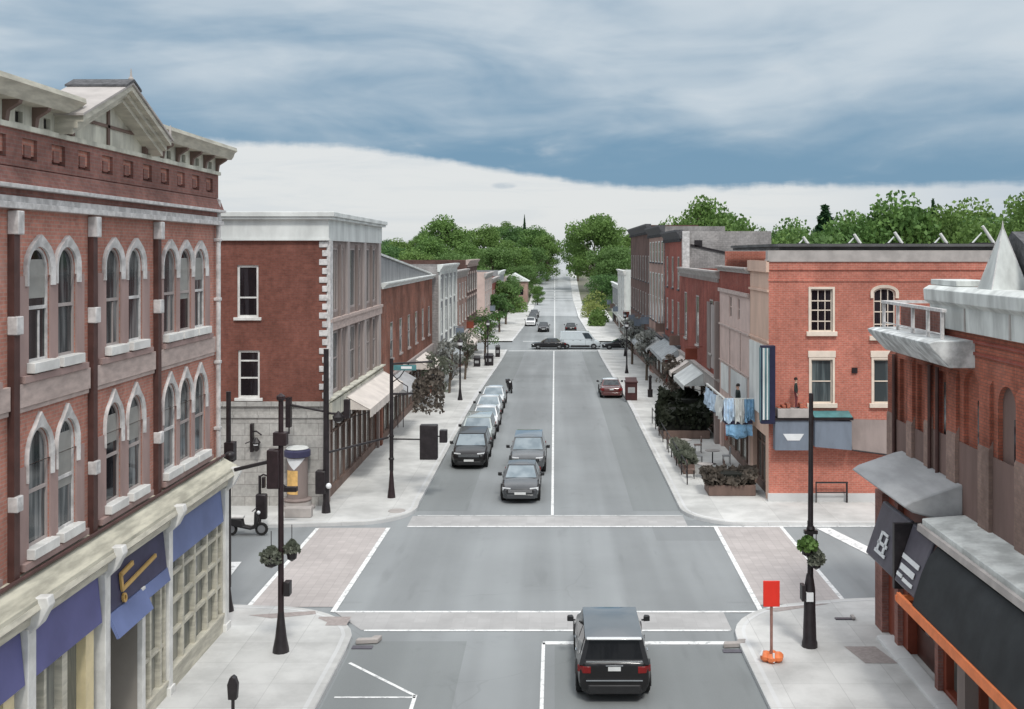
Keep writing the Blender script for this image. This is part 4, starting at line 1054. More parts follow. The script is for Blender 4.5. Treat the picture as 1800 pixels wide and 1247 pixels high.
# rooftop braces along the orange block
rbz = 11.93
BR = [(12.5, 54.2, .38), (14.9, 53.6, .5), (16.6, 52.6, .58), (18.6, 52.0, .5), (20.35, 51.2, .85)]
LB = ['smallest white rooftop brace, nearest the street corner of the orange block', 'white rooftop brace second along the dark roof edge from the street', 'white rooftop brace in the middle of the row of five',
      'white rooftop brace next to the largest one on the dark roof', 'largest white rooftop brace, beside the turret on the dark roof']
for (x, y, h), lb in zip(BR, LB):
    r = thing('rooftop_brace', lb, 'brace', (x, y, rbz), group='white braces on the dark roof')
    m = MB(); m.tube((x + .55 * h, y, rbz), (x - .1 * h, y, rbz + h), .085, .07, 8); m.build('strut', S_WHITE, r)
    m = MB(); m.tube((x - .7 * h, y, rbz), (x - .12 * h, y + .05, rbz + .62 * h), .045, .03, 8); m.build('stay', S_OFFW, r)
    m = MB(); m.box(x - .8 * h, x + .65 * h, y - .08, y + .08, rbz - .01, rbz + .06); m.build('base', P_BLACK, r)
# first floor balcony with blue cloths on the pink house
bc = thing('cloth_hung_balcony', 'shallow balcony hung with pale and sky blue cloths on the pink house', 'balcony', (9.2, 56, 3.2))
m = MB(xg); m.box(52.6, 59.4, .16, 1.5, 3.18, 3.34); m.build('slab', P_NAVY, bc)
m = MB(xg)
for a in (52.7, 54.9, 57.1, 59.3): m.box(a - .03, a + .03, 1.42, 1.48, 3.34, 4.3)
m.box(52.67, 59.33, 1.4, 1.5, 4.3, 4.36); m.build('railing', S_OFFW, bc)
def cloth(a0, a1, z0, z1, mt, b=1.52, seed=1):
    rr = random.Random(seed); m = MB(xg); K, J = 12, 6; pts = []
    for j in range(J + 1):
        for k in range(K + 1):
            t = k / K; pts.append((a0 + (a1 - a0) * t, b + .05 * sin(t * 19 + seed) + .22 * j / J * rr.random(), z1 + (z0 - z1) * j / J + .08 * sin(t * 7 + seed * 2) * j / J))
    m.add(pts, [(j * (K + 1) + k, j * (K + 1) + k + 1, (j + 1) * (K + 1) + k + 1, (j + 1) * (K + 1) + k) for j in range(J) for k in range(K)])
    return m.build('cloth', mt, bc)
P_BLUEP = M_plain('washed blue cloth', (.46, .58, .70), .85, var=.3, scale=3)
cloth(52.7, 55.0, 3.3, 4.3, S_OFFW, seed=2); cloth(55.1, 59.2, 3.3, 4.2, P_BLUEP, seed=3)
_g = xg; xg = FF(52.56)
cloth(8.22, 8.72, 3.3, 4.45, P_BLUEP, b=.02, seed=4); cloth(8.74, 9.2, 3.25, 4.4, S_OFFW, b=.02, seed=6); cloth(9.22, 9.72, 3.35, 4.4, P_BLUEC, b=.02, seed=5); cloth(8.3, 9.6, 2.55, 3.16, P_BLUEC, b=.02, seed=7)
m = MB(xg); m.box(8.2, 9.75, -.04, .0, 4.38, 4.44); m.build('end_rail', S_OFFW, bc)
xg = _g
# ================================================================ ground, roads, pavements, markings
def strip(name, xl, xr, y0, y1, dz, mat, step=6.0, kind='structure'):
    m = MB(); n = max(1, int((y1 - y0) / step)); fl = xl if callable(xl) else (lambda y: xl); fr = xr if callable(xr) else (lambda y: xr)
    pts = []
    for k in range(n + 1):
        y = y0 + (y1 - y0) * k / n; pts += [(fl(y), y, gz(y) + dz), (fr(y), y, gz(y) + dz)]
    m.add(pts, [(2 * k, 2 * k + 1, 2 * k + 3, 2 * k + 2) for k in range(n)])
    o = m.build(name, mat, smooth=60); o['kind'] = kind; return o
m = MB(); ys = [-60 + 8 * k for k in range(0, 75)] + [560, 700, 900, 1500]; xs_ = [-900, -300, -120, -60, -30, 30, 60, 120, 300, 900]
pts = [(x, y, gz(y) - .06 + (0 if abs(x) < 40 or y < 230 else min(9, (abs(x) - 40) * .05))) for y in ys for x in xs_]; nx = len(xs_)
m.add(pts, [(j * nx + i, j * nx + i + 1, (j + 1) * nx + i + 1, (j + 1) * nx + i) for j in range(len(ys) - 1) for i in range(nx - 1)])
struct(m.build('ground', GROUND, smooth=60))
XLc, XRc = -6.2, 5.6
def lx(y): return XLc if y < 150 else (XLc + 1.6 * min(1, (y - 150) / 60))
def rx(y): return XRc if y < 150 else (XRc - 1.0 * min(1, (y - 150) / 60))
strip('road', lambda y: lx(y) - .1, lambda y: rx(y) + .1, -30, 440, 0, ASPHALT)
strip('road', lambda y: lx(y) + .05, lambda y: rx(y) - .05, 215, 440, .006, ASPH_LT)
m = MB(); m.quad((-90, 35.6, -.004), (-6.0, 35.6, -.004), (-6.0, 45.4, -.004), (-90, 45.4, -.004)); m.quad((5.4, 35.6, -.004), (90, 35.6, -.004), (90, 45.4, -.004), (5.4, 45.4, -.004))
m.quad((-11, 32, -.004), (-6, 32, -.004), (-6, 48, -.004), (-11, 48, -.004)); m.v = [(x, y, z - .004 * (k >= 8)) for k, (x, y, z) in enumerate(m.v)]
m.quad((5.4, 32, -.008), (10.5, 32, -.008), (10.5, 48, -.008), (5.4, 48, -.008))
struct(m.build('side_road', ASPHALT, smooth=0))
m = MB(); m.quad((-90, 142, gz(148) + .004), (90, 142, gz(148) + .004), (90, 155, gz(148) + .004), (-90, 155, gz(148) + .004)); struct(m.build('far_side_road', ASPHALT, smooth=0))
strip('parking_lane', XLc, XLc + 2.3, 48.2, 140, .004, ASPH_DK); strip('parking_lane', XRc - 2.1, XRc, 48.2, 140, .004, ASPH_DK)
strip('parking_lane', -5.9, -2.6, -10, 32.0, .004, ASPH_DK); strip('parking_lane', .0, XRc - .2, -10, 31.6, .004, ASPH_DK)

def arc(cx, cy, r, a0, a1, n=8): return [(cx + r * cos(radians(a0 + (a1 - a0) * k / n)), cy + r * sin(radians(a0 + (a1 - a0) * k / n))) for k in range(n + 1)]
PZ = .14
def pavement(poly, kerb, mat=CONC):
    m = MB(); m.prism_z(poly, -.05, PZ); o = struct(m.build('pavement', mat, smooth=0))
    # kerb stones follow the road edge
    m = MB(); n = len(kerb)
    for (p, q) in zip(kerb, kerb[1:]):
        d = Vector((q[0] - p[0], q[1] - p[1])).normalized(); nx_, ny_ = -d[1] * .3, d[0] * .3; p = (p[0] + d[1] * .015, p[1] - d[0] * .015); q = (q[0] + d[1] * .015, q[1] - d[0] * .015)
        m.add([(p[0], p[1], -.04), (q[0], q[1], -.04), (q[0] + nx_, q[1] + ny_, -.04), (p[0] + nx_, p[1] + ny_, -.04),
               (p[0], p[1], PZ - .01), (q[0], q[1], PZ - .01), (q[0] + nx_, q[1] + ny_, PZ + .006), (p[0] + nx_, p[1] + ny_, PZ + .006)],
              [(4, 5, 6, 7), (0, 1, 5, 4), (1, 2, 6, 5), (2, 3, 7, 6), (3, 0, 4, 7)])
    struct(m.build('kerb', CONC_K, smooth=0))
k = [(-6.0, -20), (-6.0, 31.0)] + arc(-9.2, 31.6, 3.2, 0, 80)[1:] + [(-12, 35.1), (-90, 35.1)]
pavement([(-90, -20)] + k, k)
k = [(-90, 45.2), (-12.5, 45.2), (-10.4, 45.4)] + arc(-9.0, 48.4, 2.85, -70, 0)[0:] + [(-6.2, 49.5), (-6.2, 75)]
pavement(k + [(-90, 75)], k, CONC_L)
k = [(90, 35.7), (11.0, 35.7), (9.4, 35.5)] + arc(8.6, 32.0, 3.2, 100, 180) + [(5.4, 31), (5.5, -20)]
pavement(k + [(90, -20)], k)
k = [(5.6, 75), (5.6, 49)] + arc(8.4, 48.3, 2.8, 180, 262) + [(11, 45.5), (90, 45.5)]
pavement(k + [(90, 75)], k, CONC_L)
for sx in (-1, 1):
    e = (lambda y: lx(y)) if sx < 0 else (lambda y: rx(y))
    for y0, y1 in ((75, 141.6), (155.4, 240)):
        outer = (lambda y: -10.6) if sx < 0 else (lambda y: 10.9)
        strip('pavement', outer if sx < 0 else e, e if sx < 0 else outer, y0, y1, PZ, CONC_L)
        m = MB(); n = 16
        for j in range(n):
            p, q = y0 + (y1 - y0) * j / n, y0 + (y1 - y0) * (j + 1) / n
            m.add([(e(p), p, gz(p)), (e(q), q, gz(q)), (e(q), q, gz(q) + PZ + .004), (e(p), p, gz(p) + PZ + .004), (e(q) + sx * .3, q, gz(q) + PZ + .006), (e(p) + sx * .3, p, gz(p) + PZ + .006)], [(0, 1, 2, 3), (3, 2, 4, 5)])
        struct(m.build('kerb', CONC_K, smooth=0))
strip('pavement', lambda y: rx(y) + .0, lambda y: rx(y) + 2.0, 240, 440, .03, CONC_L)
strip('pavement', lambda y: lx(y) - 1.6, lambda y: lx(y), 240, 440, .03, CONC_L)
# pink paver crossings and their white edge lines
def flat(name, quads, dz, mat, z=None):
    m = MB()
    for q in quads: m.quad(*[(x, y, (gz(y) if z is None else z) + dz) for x, y in q])
    return struct(m.build(name, mat, smooth=0))
def ln(p, q, w):
    d = Vector((q[0] - p[0], q[1] - p[1])).normalized(); nx_, ny_ = -d[1] * w / 2, d[0] * w / 2
    return [(p[0] + nx_, p[1] + ny_), (q[0] + nx_, q[1] + ny_), (q[0] - nx_, q[1] - ny_), (p[0] - nx_, p[1] - ny_)]
flat('crossing_pavers', [[(-9.9, 35.1), (-7.15, 35.1), (-7.0, 45.2), (-9.9, 45.2)]], .008, PAVER)
flat('crossing_pavers', [[(6.7, 35.3), (9.5, 35.6), (9.5, 45.5), (6.7, 45.5)]], .008, PAVER)
flat('crossing_pavers', [[(-5.9, 32.95), (5.4, 32.95), (5.4, 34.55), (-7.0, 34.55)]], .008, PAVER_G)
flat('crossing_pavers', [[(-6.2, 45.5), (5.6, 45.5), (5.6, 47.2), (-6.2, 47.2)]], .008, PAVER_G)
flat('road_marking', [ln((-7.1, 34.6), (-6.95, 45.2), .17), ln((6.62, 34.7), (6.75, 45.5), .17), ln((-9.95, 35.2), (-9.9, 45.1), .15), ln((9.55, 35.8), (9.5, 45.5), .15)], .012, PAINT)
flat('road_marking', [ln((-7.1, 34.62), (6.6, 34.62), .14), ln((-5.8, 32.9), (5.35, 32.9), .13), ln((-6.2, 45.4), (9.5, 45.4), .16), ln((9.5, 45.42), (26, 45.42), .14)], .013, PAINT)
flat('road_marking', [ln((-6.0, 47.3), (5.6, 47.3), .12)], .012, PAINT_W)
flat('stop_line', [ln((-.35, 31.85), (5.1, 31.85), .26)], .012, PAINT)
flat('stop_line', [ln((-11.6, 35.9), (-11.9, 40.2), .5), [(10.9, 45.2), (11.5, 45.2), (12.7, 40.6), (12.1, 40.6)]], .012, PAINT)
flat('centre_line', [ln((-.33, 10), (-.33, 31.85), .1)], .012, PAINT)
strip('centre_line', -.16, -.04, 47.4, 141, .012, PAINT, kind='structure')
strip('centre_line', -.1, .1, 158, 430, .012, PAINT_W)
flat('parking_marking', [ln((-5.75, 30.3), (-3.62, 28.05), .1), ln((-5.7, 27.95), (-3.6, 27.95), .09), ln((-3.62, 28.1), (-3.62, 20), .1)], .012, PAINT)
flat('far_crossing_line', [ln((-6, 141.3), (5.6, 141.3), .5), ln((-4.6, 156.4), (4.6, 156.4), .5)], .014, PAINT)
# ramps, tactile plates, covers
flat('tactile_paving', [[(-7.35, 33.75), (-6.35, 33.75), (-6.35, 32.95), (-7.0, 32.95), (-7.0, 33.25), (-7.35, 33.6)]], PZ + .006, TACT, z=0)
flat('tactile_paving', [[(-9.6, 33.9), (-7.6, 34.3), (-7.5, 34.0), (-8.8, 33.6)], [(6.7, 34.5), (8.6, 35.0), (8.9, 35.0), (7.0, 34.2)]], PZ + .006, TACT, z=0)
flat('tactile_paving', [[(8.35, 31.2), (9.25, 31.2), (9.5, 29.9), (8.6, 29.9)]], PZ + .006, TACT, z=0)

# ================================================================ vehicles (built at the origin, front towards +Y)
def make_car(name, paint, style='saloon', label='', cat='car', roofmat=None, glass=CARGL, chrome=False):
    t = thing(name, label, cat)
    if style == 'suv':
        Ln, W, zb, st = 4.7, .96, .26, [(-2.35, .80, .36, .98, 1.02), (-2.33, .90, .28, 1.06, 1.09), (-1.95, .955, .24, 1.07, 1.1), (-1.0, .96, .22, 1.07, 1.1), (.3, .96, .22, 1.05, 1.09), (1.05, .955, .22, 1.02, 1.07), (1.9, .93, .24, .93, 1.0), (2.22, .86, .28, .80, .88), (2.35, .70, .40, .62, .70)]
        cab = dict(yr=-2.31, yf=1.15, tr=-2.10, tf=.30, zb=1.05, zt=1.64, wb=.90, wt=.72)
    elif style == 'van':
        Ln, W, zb, st = 5.4, 1.0, .3, [(-2.7, .97, .32, 1.3, 1.32), (-2.6, 1.0, .28, 1.35, 1.36), (1.2, 1.0, .28, 1.35, 1.36), (1.9, .98, .26, 1.2, 1.25), (2.5, .93, .28, 1.0, 1.08), (2.7, .82, .36, .72, .80)]
        cab = dict(yr=-2.68, yf=1.95, tr=-2.62, tf=1.15, zb=1.32, zt=2.35, wb=.98, wt=.90)
    else:
        Ln, W, zb, st = 4.6, .91, .22, [(-2.3, .72, .40, .72, .78), (-2.24, .86, .26, .88, .93), (-1.7, .90, .22, .95, .99), (-.8, .91, .2, .96, .99), (.3, .91, .2, .94, .98), (1.0, .905, .2, .91, .96), (1.8, .88, .22, .82, .89), (2.16, .80, .26, .70, .78), (2.3, .66, .36, .55, .62)]
        cab = dict(yr=-1.75, yf=1.12, tr=-1.02, tf=.18, zb=.95, zt=1.44, wb=.83, wt=.63)
    m = MB(); rings = []
    for (y, w, b0, zs, zc) in st:
        half = [(0, b0), (w * .84, b0), (w * .97, b0 + .1), (w, b0 + (zs - b0) * .45), (w * .985, b0 + (zs - b0) * .78), (w * .93, zs - .01), (w * .86, zs + .02), (w * .5, zc), (0, zc + .008)]
        ring = [(x, y, z) for x, z in half] + [(-x, y, z) for x, z in half[-2:0:-1]]
        rings.append(ring)
    n = len(rings[0]); pts = [p for r in rings for p in r]
    fs = [(j * n + i, j * n + (i + 1) % n, (j + 1) * n + (i + 1) % n, (j + 1) * n + i) for j in range(len(rings) - 1) for i in range(n)]
    fs += [tuple(range(n)), tuple(range((len(rings) - 1) * n, len(rings) * n))]
    m.add(pts, fs)
    body = m.build('body', paint, t, smooth=60, subsurf=1)
    # cabin: roof with rounded edge carried on pillars
    c = cab; wb, wt = c['wb'], c['wt']
    B = [(-wb, c['yr']), (wb, c['yr']), (wb, c['yf']), (-wb, c['yf'])]; T = [(-wt, c['tr']), (wt, c['tr']), (wt, c['tf']), (-wt, c['tf'])]
    bot = [Vector((x, y, c['zb'] - .06)) for x, y in B]; top = [Vector((x, y, c['zt'] - .04)) for x, y in T]
    m = MB()
    hull = [tuple(p) for p in bot] + [tuple(p) for p in top]
    m.add(hull, [(0, 1, 5, 4), (1, 2, 6, 5), (2, 3, 7, 6), (3, 0, 4, 7), (4, 5, 6, 7)])
    cb = m.build('cabin', paint, t, smooth=0)
    m = MB(); K, J = 6, 6; pts = []
    for j in range(J + 1):
        for k in range(K + 1):
            u, v = k / K * 2 - 1, j / J
            y = c['tr'] - .03 + (c['tf'] - c['tr'] + .06) * v
            pts.append((u * (wt + .02), y, c['zt'] - .035 + .06 * (1 - abs(u) ** 3) * (1 - abs(2 * v - 1) ** 4) ** .6))
    m.add(pts, [(j * (K + 1) + k, j * (K + 1) + k + 1, (j + 1) * (K + 1) + k + 1, (j + 1) * (K + 1) + k) for j in range(J) for k in range(K)])
    m.build('roof', roofmat or paint, t, smooth=60)
    def pane(nm, i, j, u0, u1, v0, v1, off=.012, mt=None):
        a, b, d, e = bot[i], bot[j], top[i], top[j]
        P = lambda u, v: (a + (b - a) * u) * (1 - v) + (d + (e - d) * u) * v
        nrm = (b - a).cross(d - a).normalized()
        q = [P(u0, v0), P(u1, v0), P(u1 - (.0), v1), P(u0, v1)]
        mm = MB(); mm.add([tuple(p + nrm * off) for p in q], [(0, 1, 2, 3)]); return mm.build(nm, mt or glass, t)
    pane('rear_window', 0, 1, .07, .93, .22, .90)
    pane('windscreen', 2, 3, .05, .95, .12, .93)
    if style == 'van':
        for s in (-1, 1):
            m = MB(); m.box(s * (W * .985), s * (W * .985) + s * .03, -1.25, 1.25, .26, .52); m.build('side_skirt', TRIMB, t)
    if style == 'van': pane('side_window', 1, 2, .74, .96, .12, .85); pane('side_window', 3, 0, .04, .26, .12, .85)
    else:
        for i, j in ((1, 2), (3, 0)):
            r = (lambda u: u) if i == 1 else (lambda u: 1 - u)
            for u0, u1 in ((.12, .47), (.51, .86)):
                a_, b_ = sorted((r(u0), r(u1))); pane('side_window', i, j, a_, b_, .16, .90)
    if chrome:
        m = MB(); m.box(-wt * .98, wt * .98, c['tr'] - .16, c['tr'] - .02, c['zt'] - .035, c['zt'] + .0); m.build('rear_spoiler', PT_WHITE, t, bevel=.012)
    # wheels
    ax = (Ln / 2 - .92, -(Ln / 2 - .88)); R = .34 if style != 'suv' else .37
    for y in ax:
        for s in (-1, 1):
            m = MB(lambda a, b, z, s=s, y=y: (s * (W - .12 + a), y + b, R + z)); pf = [(R * .5, -.11), (R * .93, -.11), (R, -.07), (R, .09), (R * .93, .125), (R * .62, .13), (R * .6, .1)]
            pts = []; kk = 20
            for r_, a_ in pf:
                for i in range(kk): pts.append((a_, r_ * cos(2 * pi * i / kk), r_ * sin(2 * pi * i / kk)))
            m.add(pts, [(j * kk + i, j * kk + (i + 1) % kk, (j + 1) * kk + (i + 1) % kk, (j + 1) * kk + i) for j in range(len(pf) - 1) for i in range(kk)])
            w_ = m.build('wheel', TYRE, t)
            m = MB(lambda a, b, z, s=s, y=y: (s * (W - .12 + a), y + b, R + z))
            for i in range(5):
                an = 2 * pi * i / 5; d = (cos(an), sin(an)); nn = (-d[1] * .045, d[0] * .045)
                m.add([(.1, d[0] * .06 + nn[0], d[1] * .06 + nn[1]), (.1, d[0] * R * .62 + nn[0], d[1] * R * .62 + nn[1]), (.1, d[0] * R * .62 - nn[0], d[1] * R * .62 - nn[1]), (.1, d[0] * .06 - nn[0], d[1] * .06 - nn[1]), (.125, d[0] * .06, d[1] * .06)], [(0, 1, 2, 3), (0, 4, 1), (3, 2, 4)])
            pts = [(.1, .09 * cos(2 * pi * i / 12), .09 * sin(2 * pi * i / 12)) for i in range(12)] + [(.13, 0, 0)]
            m.add(pts, [(i, (i + 1) % 12, 12) for i in range(12)]); m.build('rim', RIM, w_)
    for y in ax:
        for s in (-1, 1):
            m = MB(lambda a, b, z, s=s, y=y: (s * (W - .03 + a), y + b, R + z)); pts = []; kk = 14
            for i in range(kk + 1):
                an = pi * (i / kk) * 1.12 - .06 * pi
                for r_ in (R + .015, R + .075): pts.append((.015, r_ * cos(an), r_ * sin(an)))
            pts2 = [(p[0] + .035, p[1], p[2]) for p in pts]; q = len(pts)
            m.add(pts + pts2, [(q + 2 * i, q + 2 * i + 1, q + 2 * i + 3, q + 2 * i + 2) for i in range(kk)] + [(2 * i + 1, 2 * i + 3, q + 2 * i + 3, q + 2 * i + 1) for i in range(kk)] + [(2 * i, 2 * i + 2, q + 2 * i + 2, q + 2 * i) for i in range(kk)])
            m.build('wheel_arch', TRIMB, t)
    yF, yR = Ln / 2, -Ln / 2
    zl = .66 if style == 'saloon' else .80
    for s in (-1, 1):
        m = MB(); m.prism_z([(s * .44, yF - .05), (s * .78, yF - .20), (s * .84, yF - .36), (s * .74, yF - .26), (s * .44, yF - .12)], zl - .09, zl + .06); m.build('headlight', LAMPW, t, bevel=.01)
        m = MB(); zr = zl + .06; m.prism_z([(s * .60, yR - .012), (s * .80, yR - .0), (s * (W - .02), yR + .16), (s * (W - .1), yR + .22), (s * .60, yR + .09)], zr - .07, zr + (.12 if style != 'suv' else .10)); m.build('tail_light', LAMPR, t, bevel=.01)
        m = MB(); zm = c['zb'] + .06; ym = c['yf'] - .42
        m.prism_z([(s * (wb + .02), ym - .03), (s * (wb + .10), ym - .05), (s * (wb + .12), ym + .02), (s * (wb + .04), ym + .05)], zm - .02, zm + .02)
        m.prism_z([(s * (wb + .08), ym - .09), (s * (wb + .27), ym - .07), (s * (wb + .25), ym + .05), (s * (wb + .12), ym + .08)], zm - .02, zm + .13); m.build('wing_mirror', TRIMB, t, bevel=.02)
        for y in (.0, -.95):
            m = MB(); m.box(s * (W * .985), s * (W * .985) + s * .02, y - .1, y + .1, c['zb'] - .17, c['zb'] - .14); m.build('door_handle', TRIMB if paint not in (PT_BLACK,) else CHROME, t)
        m = MB()
        for y in (c['yf'] - .25, c['yf'] - 1.25, c['yr'] + .45):
            m.box(s * W * .99, s * W * .99 + s * .004, y - .008, y + .008, .35, c['zb'] - .05)
        m.build('door_seam', TRIMB, t)
    m = MB(); m.box(-.62, .62, yF - .1, yF + .015, zl - .13, zl + .01) ; gr = m.build('grille', TRIMB, t, bevel=.02)
    m = MB()
    for k in range(3): m.box(-.55, .55, yF + .016, yF + .024, zl - .115 + k * .045, zl - .1 + k * .045)
    m.build('grille_bar', CHROME, gr)
    m = MB(); m.prism_z([(-.80, yF - .22), (-.6, yF + .0), (.6, yF + .0), (.80, yF - .22), (.7, yF - .3), (-.7, yF - .3)], .24, .44); m.build('bumper', TRIMB if style != 'saloon' else paint, t, bevel=.03)
    m = MB(); m.prism_z([(-.84, yR + .22), (-.66, yR - .03), (.66, yR - .03), (.84, yR + .22), (.7, yR + .3), (-.7, yR + .3)], .26, .50); m.build('bumper', TRIMB if style == 'suv' else paint, t, bevel=.03)
    m = MB(); m.box(-.26, .26, yF + .017, yF + .03, .44, .55); m.build('number_plate', PLATE, t)
    m = MB(); zz = .86 if style == 'suv' else .70; m.box(-.16, .16, yR - .035, yR - .01, zz, zz + .1); m.build('number_plate', PLATE, t)
    if chrome:
        m = MB(); m.box(-.72, .72, yR - .028, yR - .0, .60, .63); m.build('tailgate_strip', CHROME, t)
        m = MB(); m.box(-.72, .72, yR + .035, yR + .075, 1.055, 1.085); m.build('tailgate_strip', CHROME, t)
        m = MB(); m.box(-.22, .22, yR - .03, yR - .0, .98, 1.0); m.build('plate_lamp', CHROME, t)
    return t
def put(t, x, y, rz=0):
    t.location = (x, y, gz(y) + .012); t.rotation_euler = (0, 0, rz); return t
PT_GREY = M_plain('grey car paint', (.085, .09, .094), .24, coat=.6, var=.06, spec=.5)
CARGLK = M_glass('black privacy glass', (.006, .006, .007), (.012, .012, .013), .4, .6, rough=.12)
CARGLK.node_tree.nodes['Principled BSDF'].inputs['Specular IOR Level'].default_value = .25
PT_VAN = M_plain('pale van paint', (.60, .66, .69), .3, coat=.6, var=.04)
ROOF_SKY = M_plain('car roof with painted sky reflection', (.05, .058, .064), .12, var=.12, spec=.8, coat=1)  # base colour holds a painted reflection of the sky
put(make_car('parked_car', PT_BLACK, 'suv', 'glossy black sport utility car at the near stop line, seen from behind', roofmat=ROOF_SKY, chrome=True, glass=CARGLK), 1.52, 29.85)
put(make_car('parked_car', PT_CHAR, 'saloon', 'charcoal saloon with bright headlamps leading the two cars by the centre line', glass=CARGLB), -1.58, 51.7, pi)
put(make_car('parked_car', PT_GREY, 'suv', 'grey car with a large pale windscreen behind the charcoal saloon', glass=CARGLB, roofmat=ROOF_SKY), -1.42, 58.4, pi)
put(make_car('parked_car', PT_BLACK, 'suv', 'black car at the head of the line parked along the pale pavement', glass=CARGLB), -4.55, 59.6, pi)
put(make_car('parked_car', M_plain('pale green car paint', (.42, .47, .45), .22, coat=1, var=.05), 'suv', 'pale grey green car parked directly behind the black parked car', glass=CARGLB), -4.6, 65.4, pi)
put(make_car('parked_car', PT_WHITE, 'saloon', 'white saloon in the kerbside line, two behind the black parked car', glass=CARGLB), -4.5, 71.0, pi)
proto = make_car('parked_car', PT_SILV, 'saloon', '', glass=CARGLB)
used = False
for k, (y, lb) in enumerate(((76.2, 'silver parked saloon last but one in the kerbside line'), (81.8, 'last silver parked saloon of the kerbside line, before the scooter'))):
    place(proto, used, (-4.6, y, gz(y) + .012), pi, lb, 'silver cars parked along the kerb'); used = True
put(make_car('parked_car', PT_MARO, 'saloon', 'maroon car with a white roof parked beside the dark red litter bin', roofmat=PT_WHITE), 4.55, 88.5)
put(make_car('delivery_van', PT_VAN, 'van', 'long pale van crossing the far junction sideways', 'van', roofmat=PT_WHITE), 3.4, 144.6, -pi / 2)
put(make_car('crossing_car', PT_BLACK, 'saloon', 'black car crossing the far junction ahead of the pale van'), -.8, 144.2, -pi / 2 + pi)
blk2 = make_car('parked_car', PT_BLACK, 'saloon', '')
FARC = [((8.6, 143.6), pi / 2, 'dark car waiting in the far side road just past the pale van'), ((13.6, 143.6), pi / 2, 'dark car second in the queue in the far side road'),
        ((-1.8, 176), pi, 'small dark car coming towards the far junction'), ((2.6, 175), 0, 'distant dark car driving away beyond the pale van'),
        ((-4.0, 212), pi, 'dark car parked far off by the trees'), ((-4.1, 200), pi, 'dark car parked just behind the white car past the far junction')]
for k, ((x, y), rz, lb) in enumerate(FARC): place(blk2, k > 0, (x, y, gz(y) + .012), rz, lb)
put(make_car('parked_car', PT_WHITE, 'saloon', 'white car parked beyond the far junction by the pale shops'), -4.2, 189, pi)

def scooter(name, label, paint, seatm, boxm=None):
    t = thing(name, label, 'scooter')
    for y in (.62, -.62):
        m = MB(lambda a, b, z, y=y: (a, b + y, z + .27)); pf = [(.16, -.05), (.25, -.05), (.27, 0), (.25, .05), (.16, .05)]; kk = 16; pts = []
        for r_, a_ in pf:
            for i in range(kk): pts.append((a_, r_ * cos(2 * pi * i / kk), r_ * sin(2 * pi * i / kk)))
        m.add(pts, [(j * kk + i, j * kk + (i + 1) % kk, (j + 1) * kk + (i + 1) % kk, (j + 1) * kk + i) for j in range(4) for i in range(kk)]); w = m.build('wheel', TYRE, t)
        m = MB(lambda a, b, z, y=y: (a, b + y, z + .27)); m.tube((-.04, 0, 0), (.04, 0, 0), .165, n=14); m.build('rim', RIM, w)
    m = MB(); m.prism([(-.72, .55), (-.55, .42), (-.3, .36), (.2, .26), (.42, .32), (.5, .62), (.42, 1.0), (.36, 1.0), (.34, .45), (.18, .36), (-.1, .42), (-.15, .68), (-.7, .74)], -.17, .17)
    m.v = [(x, y, z) for x, y, z in m.v]; m.build('body', paint, t, bevel=.05, bseg=3)
    m = MB(); m.box(-.15, .15, -.72, -.08, .70, .82); m.build('seat', seatm, t, bevel=.05, bseg=3)
    m = MB(); m.tube((0, .6, .27), (0, .40, 1.02), .03); m.tube((-.32, .33, 1.06), (.32, .33, 1.06), .02); m.build('handlebar', P_BLACK, t)
    m = MB(); m.ball((0, .49, .93), .08); m.build('headlight', LAMPW, t)
    m = MB(); m.box(-.18, .18, -1.02, -.66, .72, 1.05); m.build('top_box', boxm or paint, t, bevel=.04)
    return t
s = scooter('motor_scooter', 'dark motor scooter with a white seat and box by the side road corner', TRIMB, S_WHITE, S_WHITE); s.location = (-12.55, 44.0, .0); s.rotation_euler = (0, 0, -pi / 2)
s = scooter('motor_scooter', 'dark motor scooter leaning at the end of the kerbside parked line', PT_BLACK, CL_BLACK); s.location = (-3.7, 90.5, gz(90.5) + .01); s.rotation_euler = (0, .12, pi + .2)
# ================================================================ street furniture
def lamp_base(m, x, y, z=0, h=1.0, r=.2):
    m.lathe([(r, 0), (r * .97, .08), (r * .7, h * .35), (r * .45, h * .8), (r * .36, h)], (x, y, z), 12)
def basket(name, label, x, y, z, r, lm, trail=.5, n=260, seed=1, group=None, flowers=None):
    t = thing(name, label, 'flower basket', (x, y, z), group=group); rr = random.Random(seed)
    m = MB(); m.lathe([(.02, -.3), (r * .6, -.22), (r * .75, 0), (r * .7, .02)], (x, y, z), 10); m.build('bowl', P_BLACK, t)
    m = MB(); m.tube((x, y, z), (x, y, z + .75), .012, n=5); m.build('hanger', P_BLACK, t)
    m = MB()
    for k in range(n):
        u = rr.random() ** .5; an = rr.random() * 2 * pi; d = u * r; zz = z + .12 + .22 * rr.random() * (1 - u) - (trail * rr.random() ** 1.5 if u > .6 else 0)
        leafq(m, (x + d * cos(an), y + d * sin(an), zz), .055 + .05 * rr.random(), rr)
    m.build('foliage', lm, t, smooth=0)['kind'] = 'stuff'
    return t
def leafq(m, c, s, rr, asp=.7):
    d = Vector((rr.gauss(0, 1), rr.gauss(0, 1), rr.gauss(0, .7) - .2)).normalized(); u = d.orthogonal().normalized(); q = Matrix.Rotation(rr.random() * 6.28, 3, d); u = q @ u; w = d.cross(u) * asp
    c = Vector(c); m.add([tuple(c + u * s), tuple(c + w * s), tuple(c - u * s), tuple(c - w * s)], [(0, 1, 2, 3)])
def signal_head(m, x, y, z, w=.36, h=1.1, d=.28):
    m.box(x - w / 2, x + w / 2, y - d / 2, y + d / 2, z, z + h)
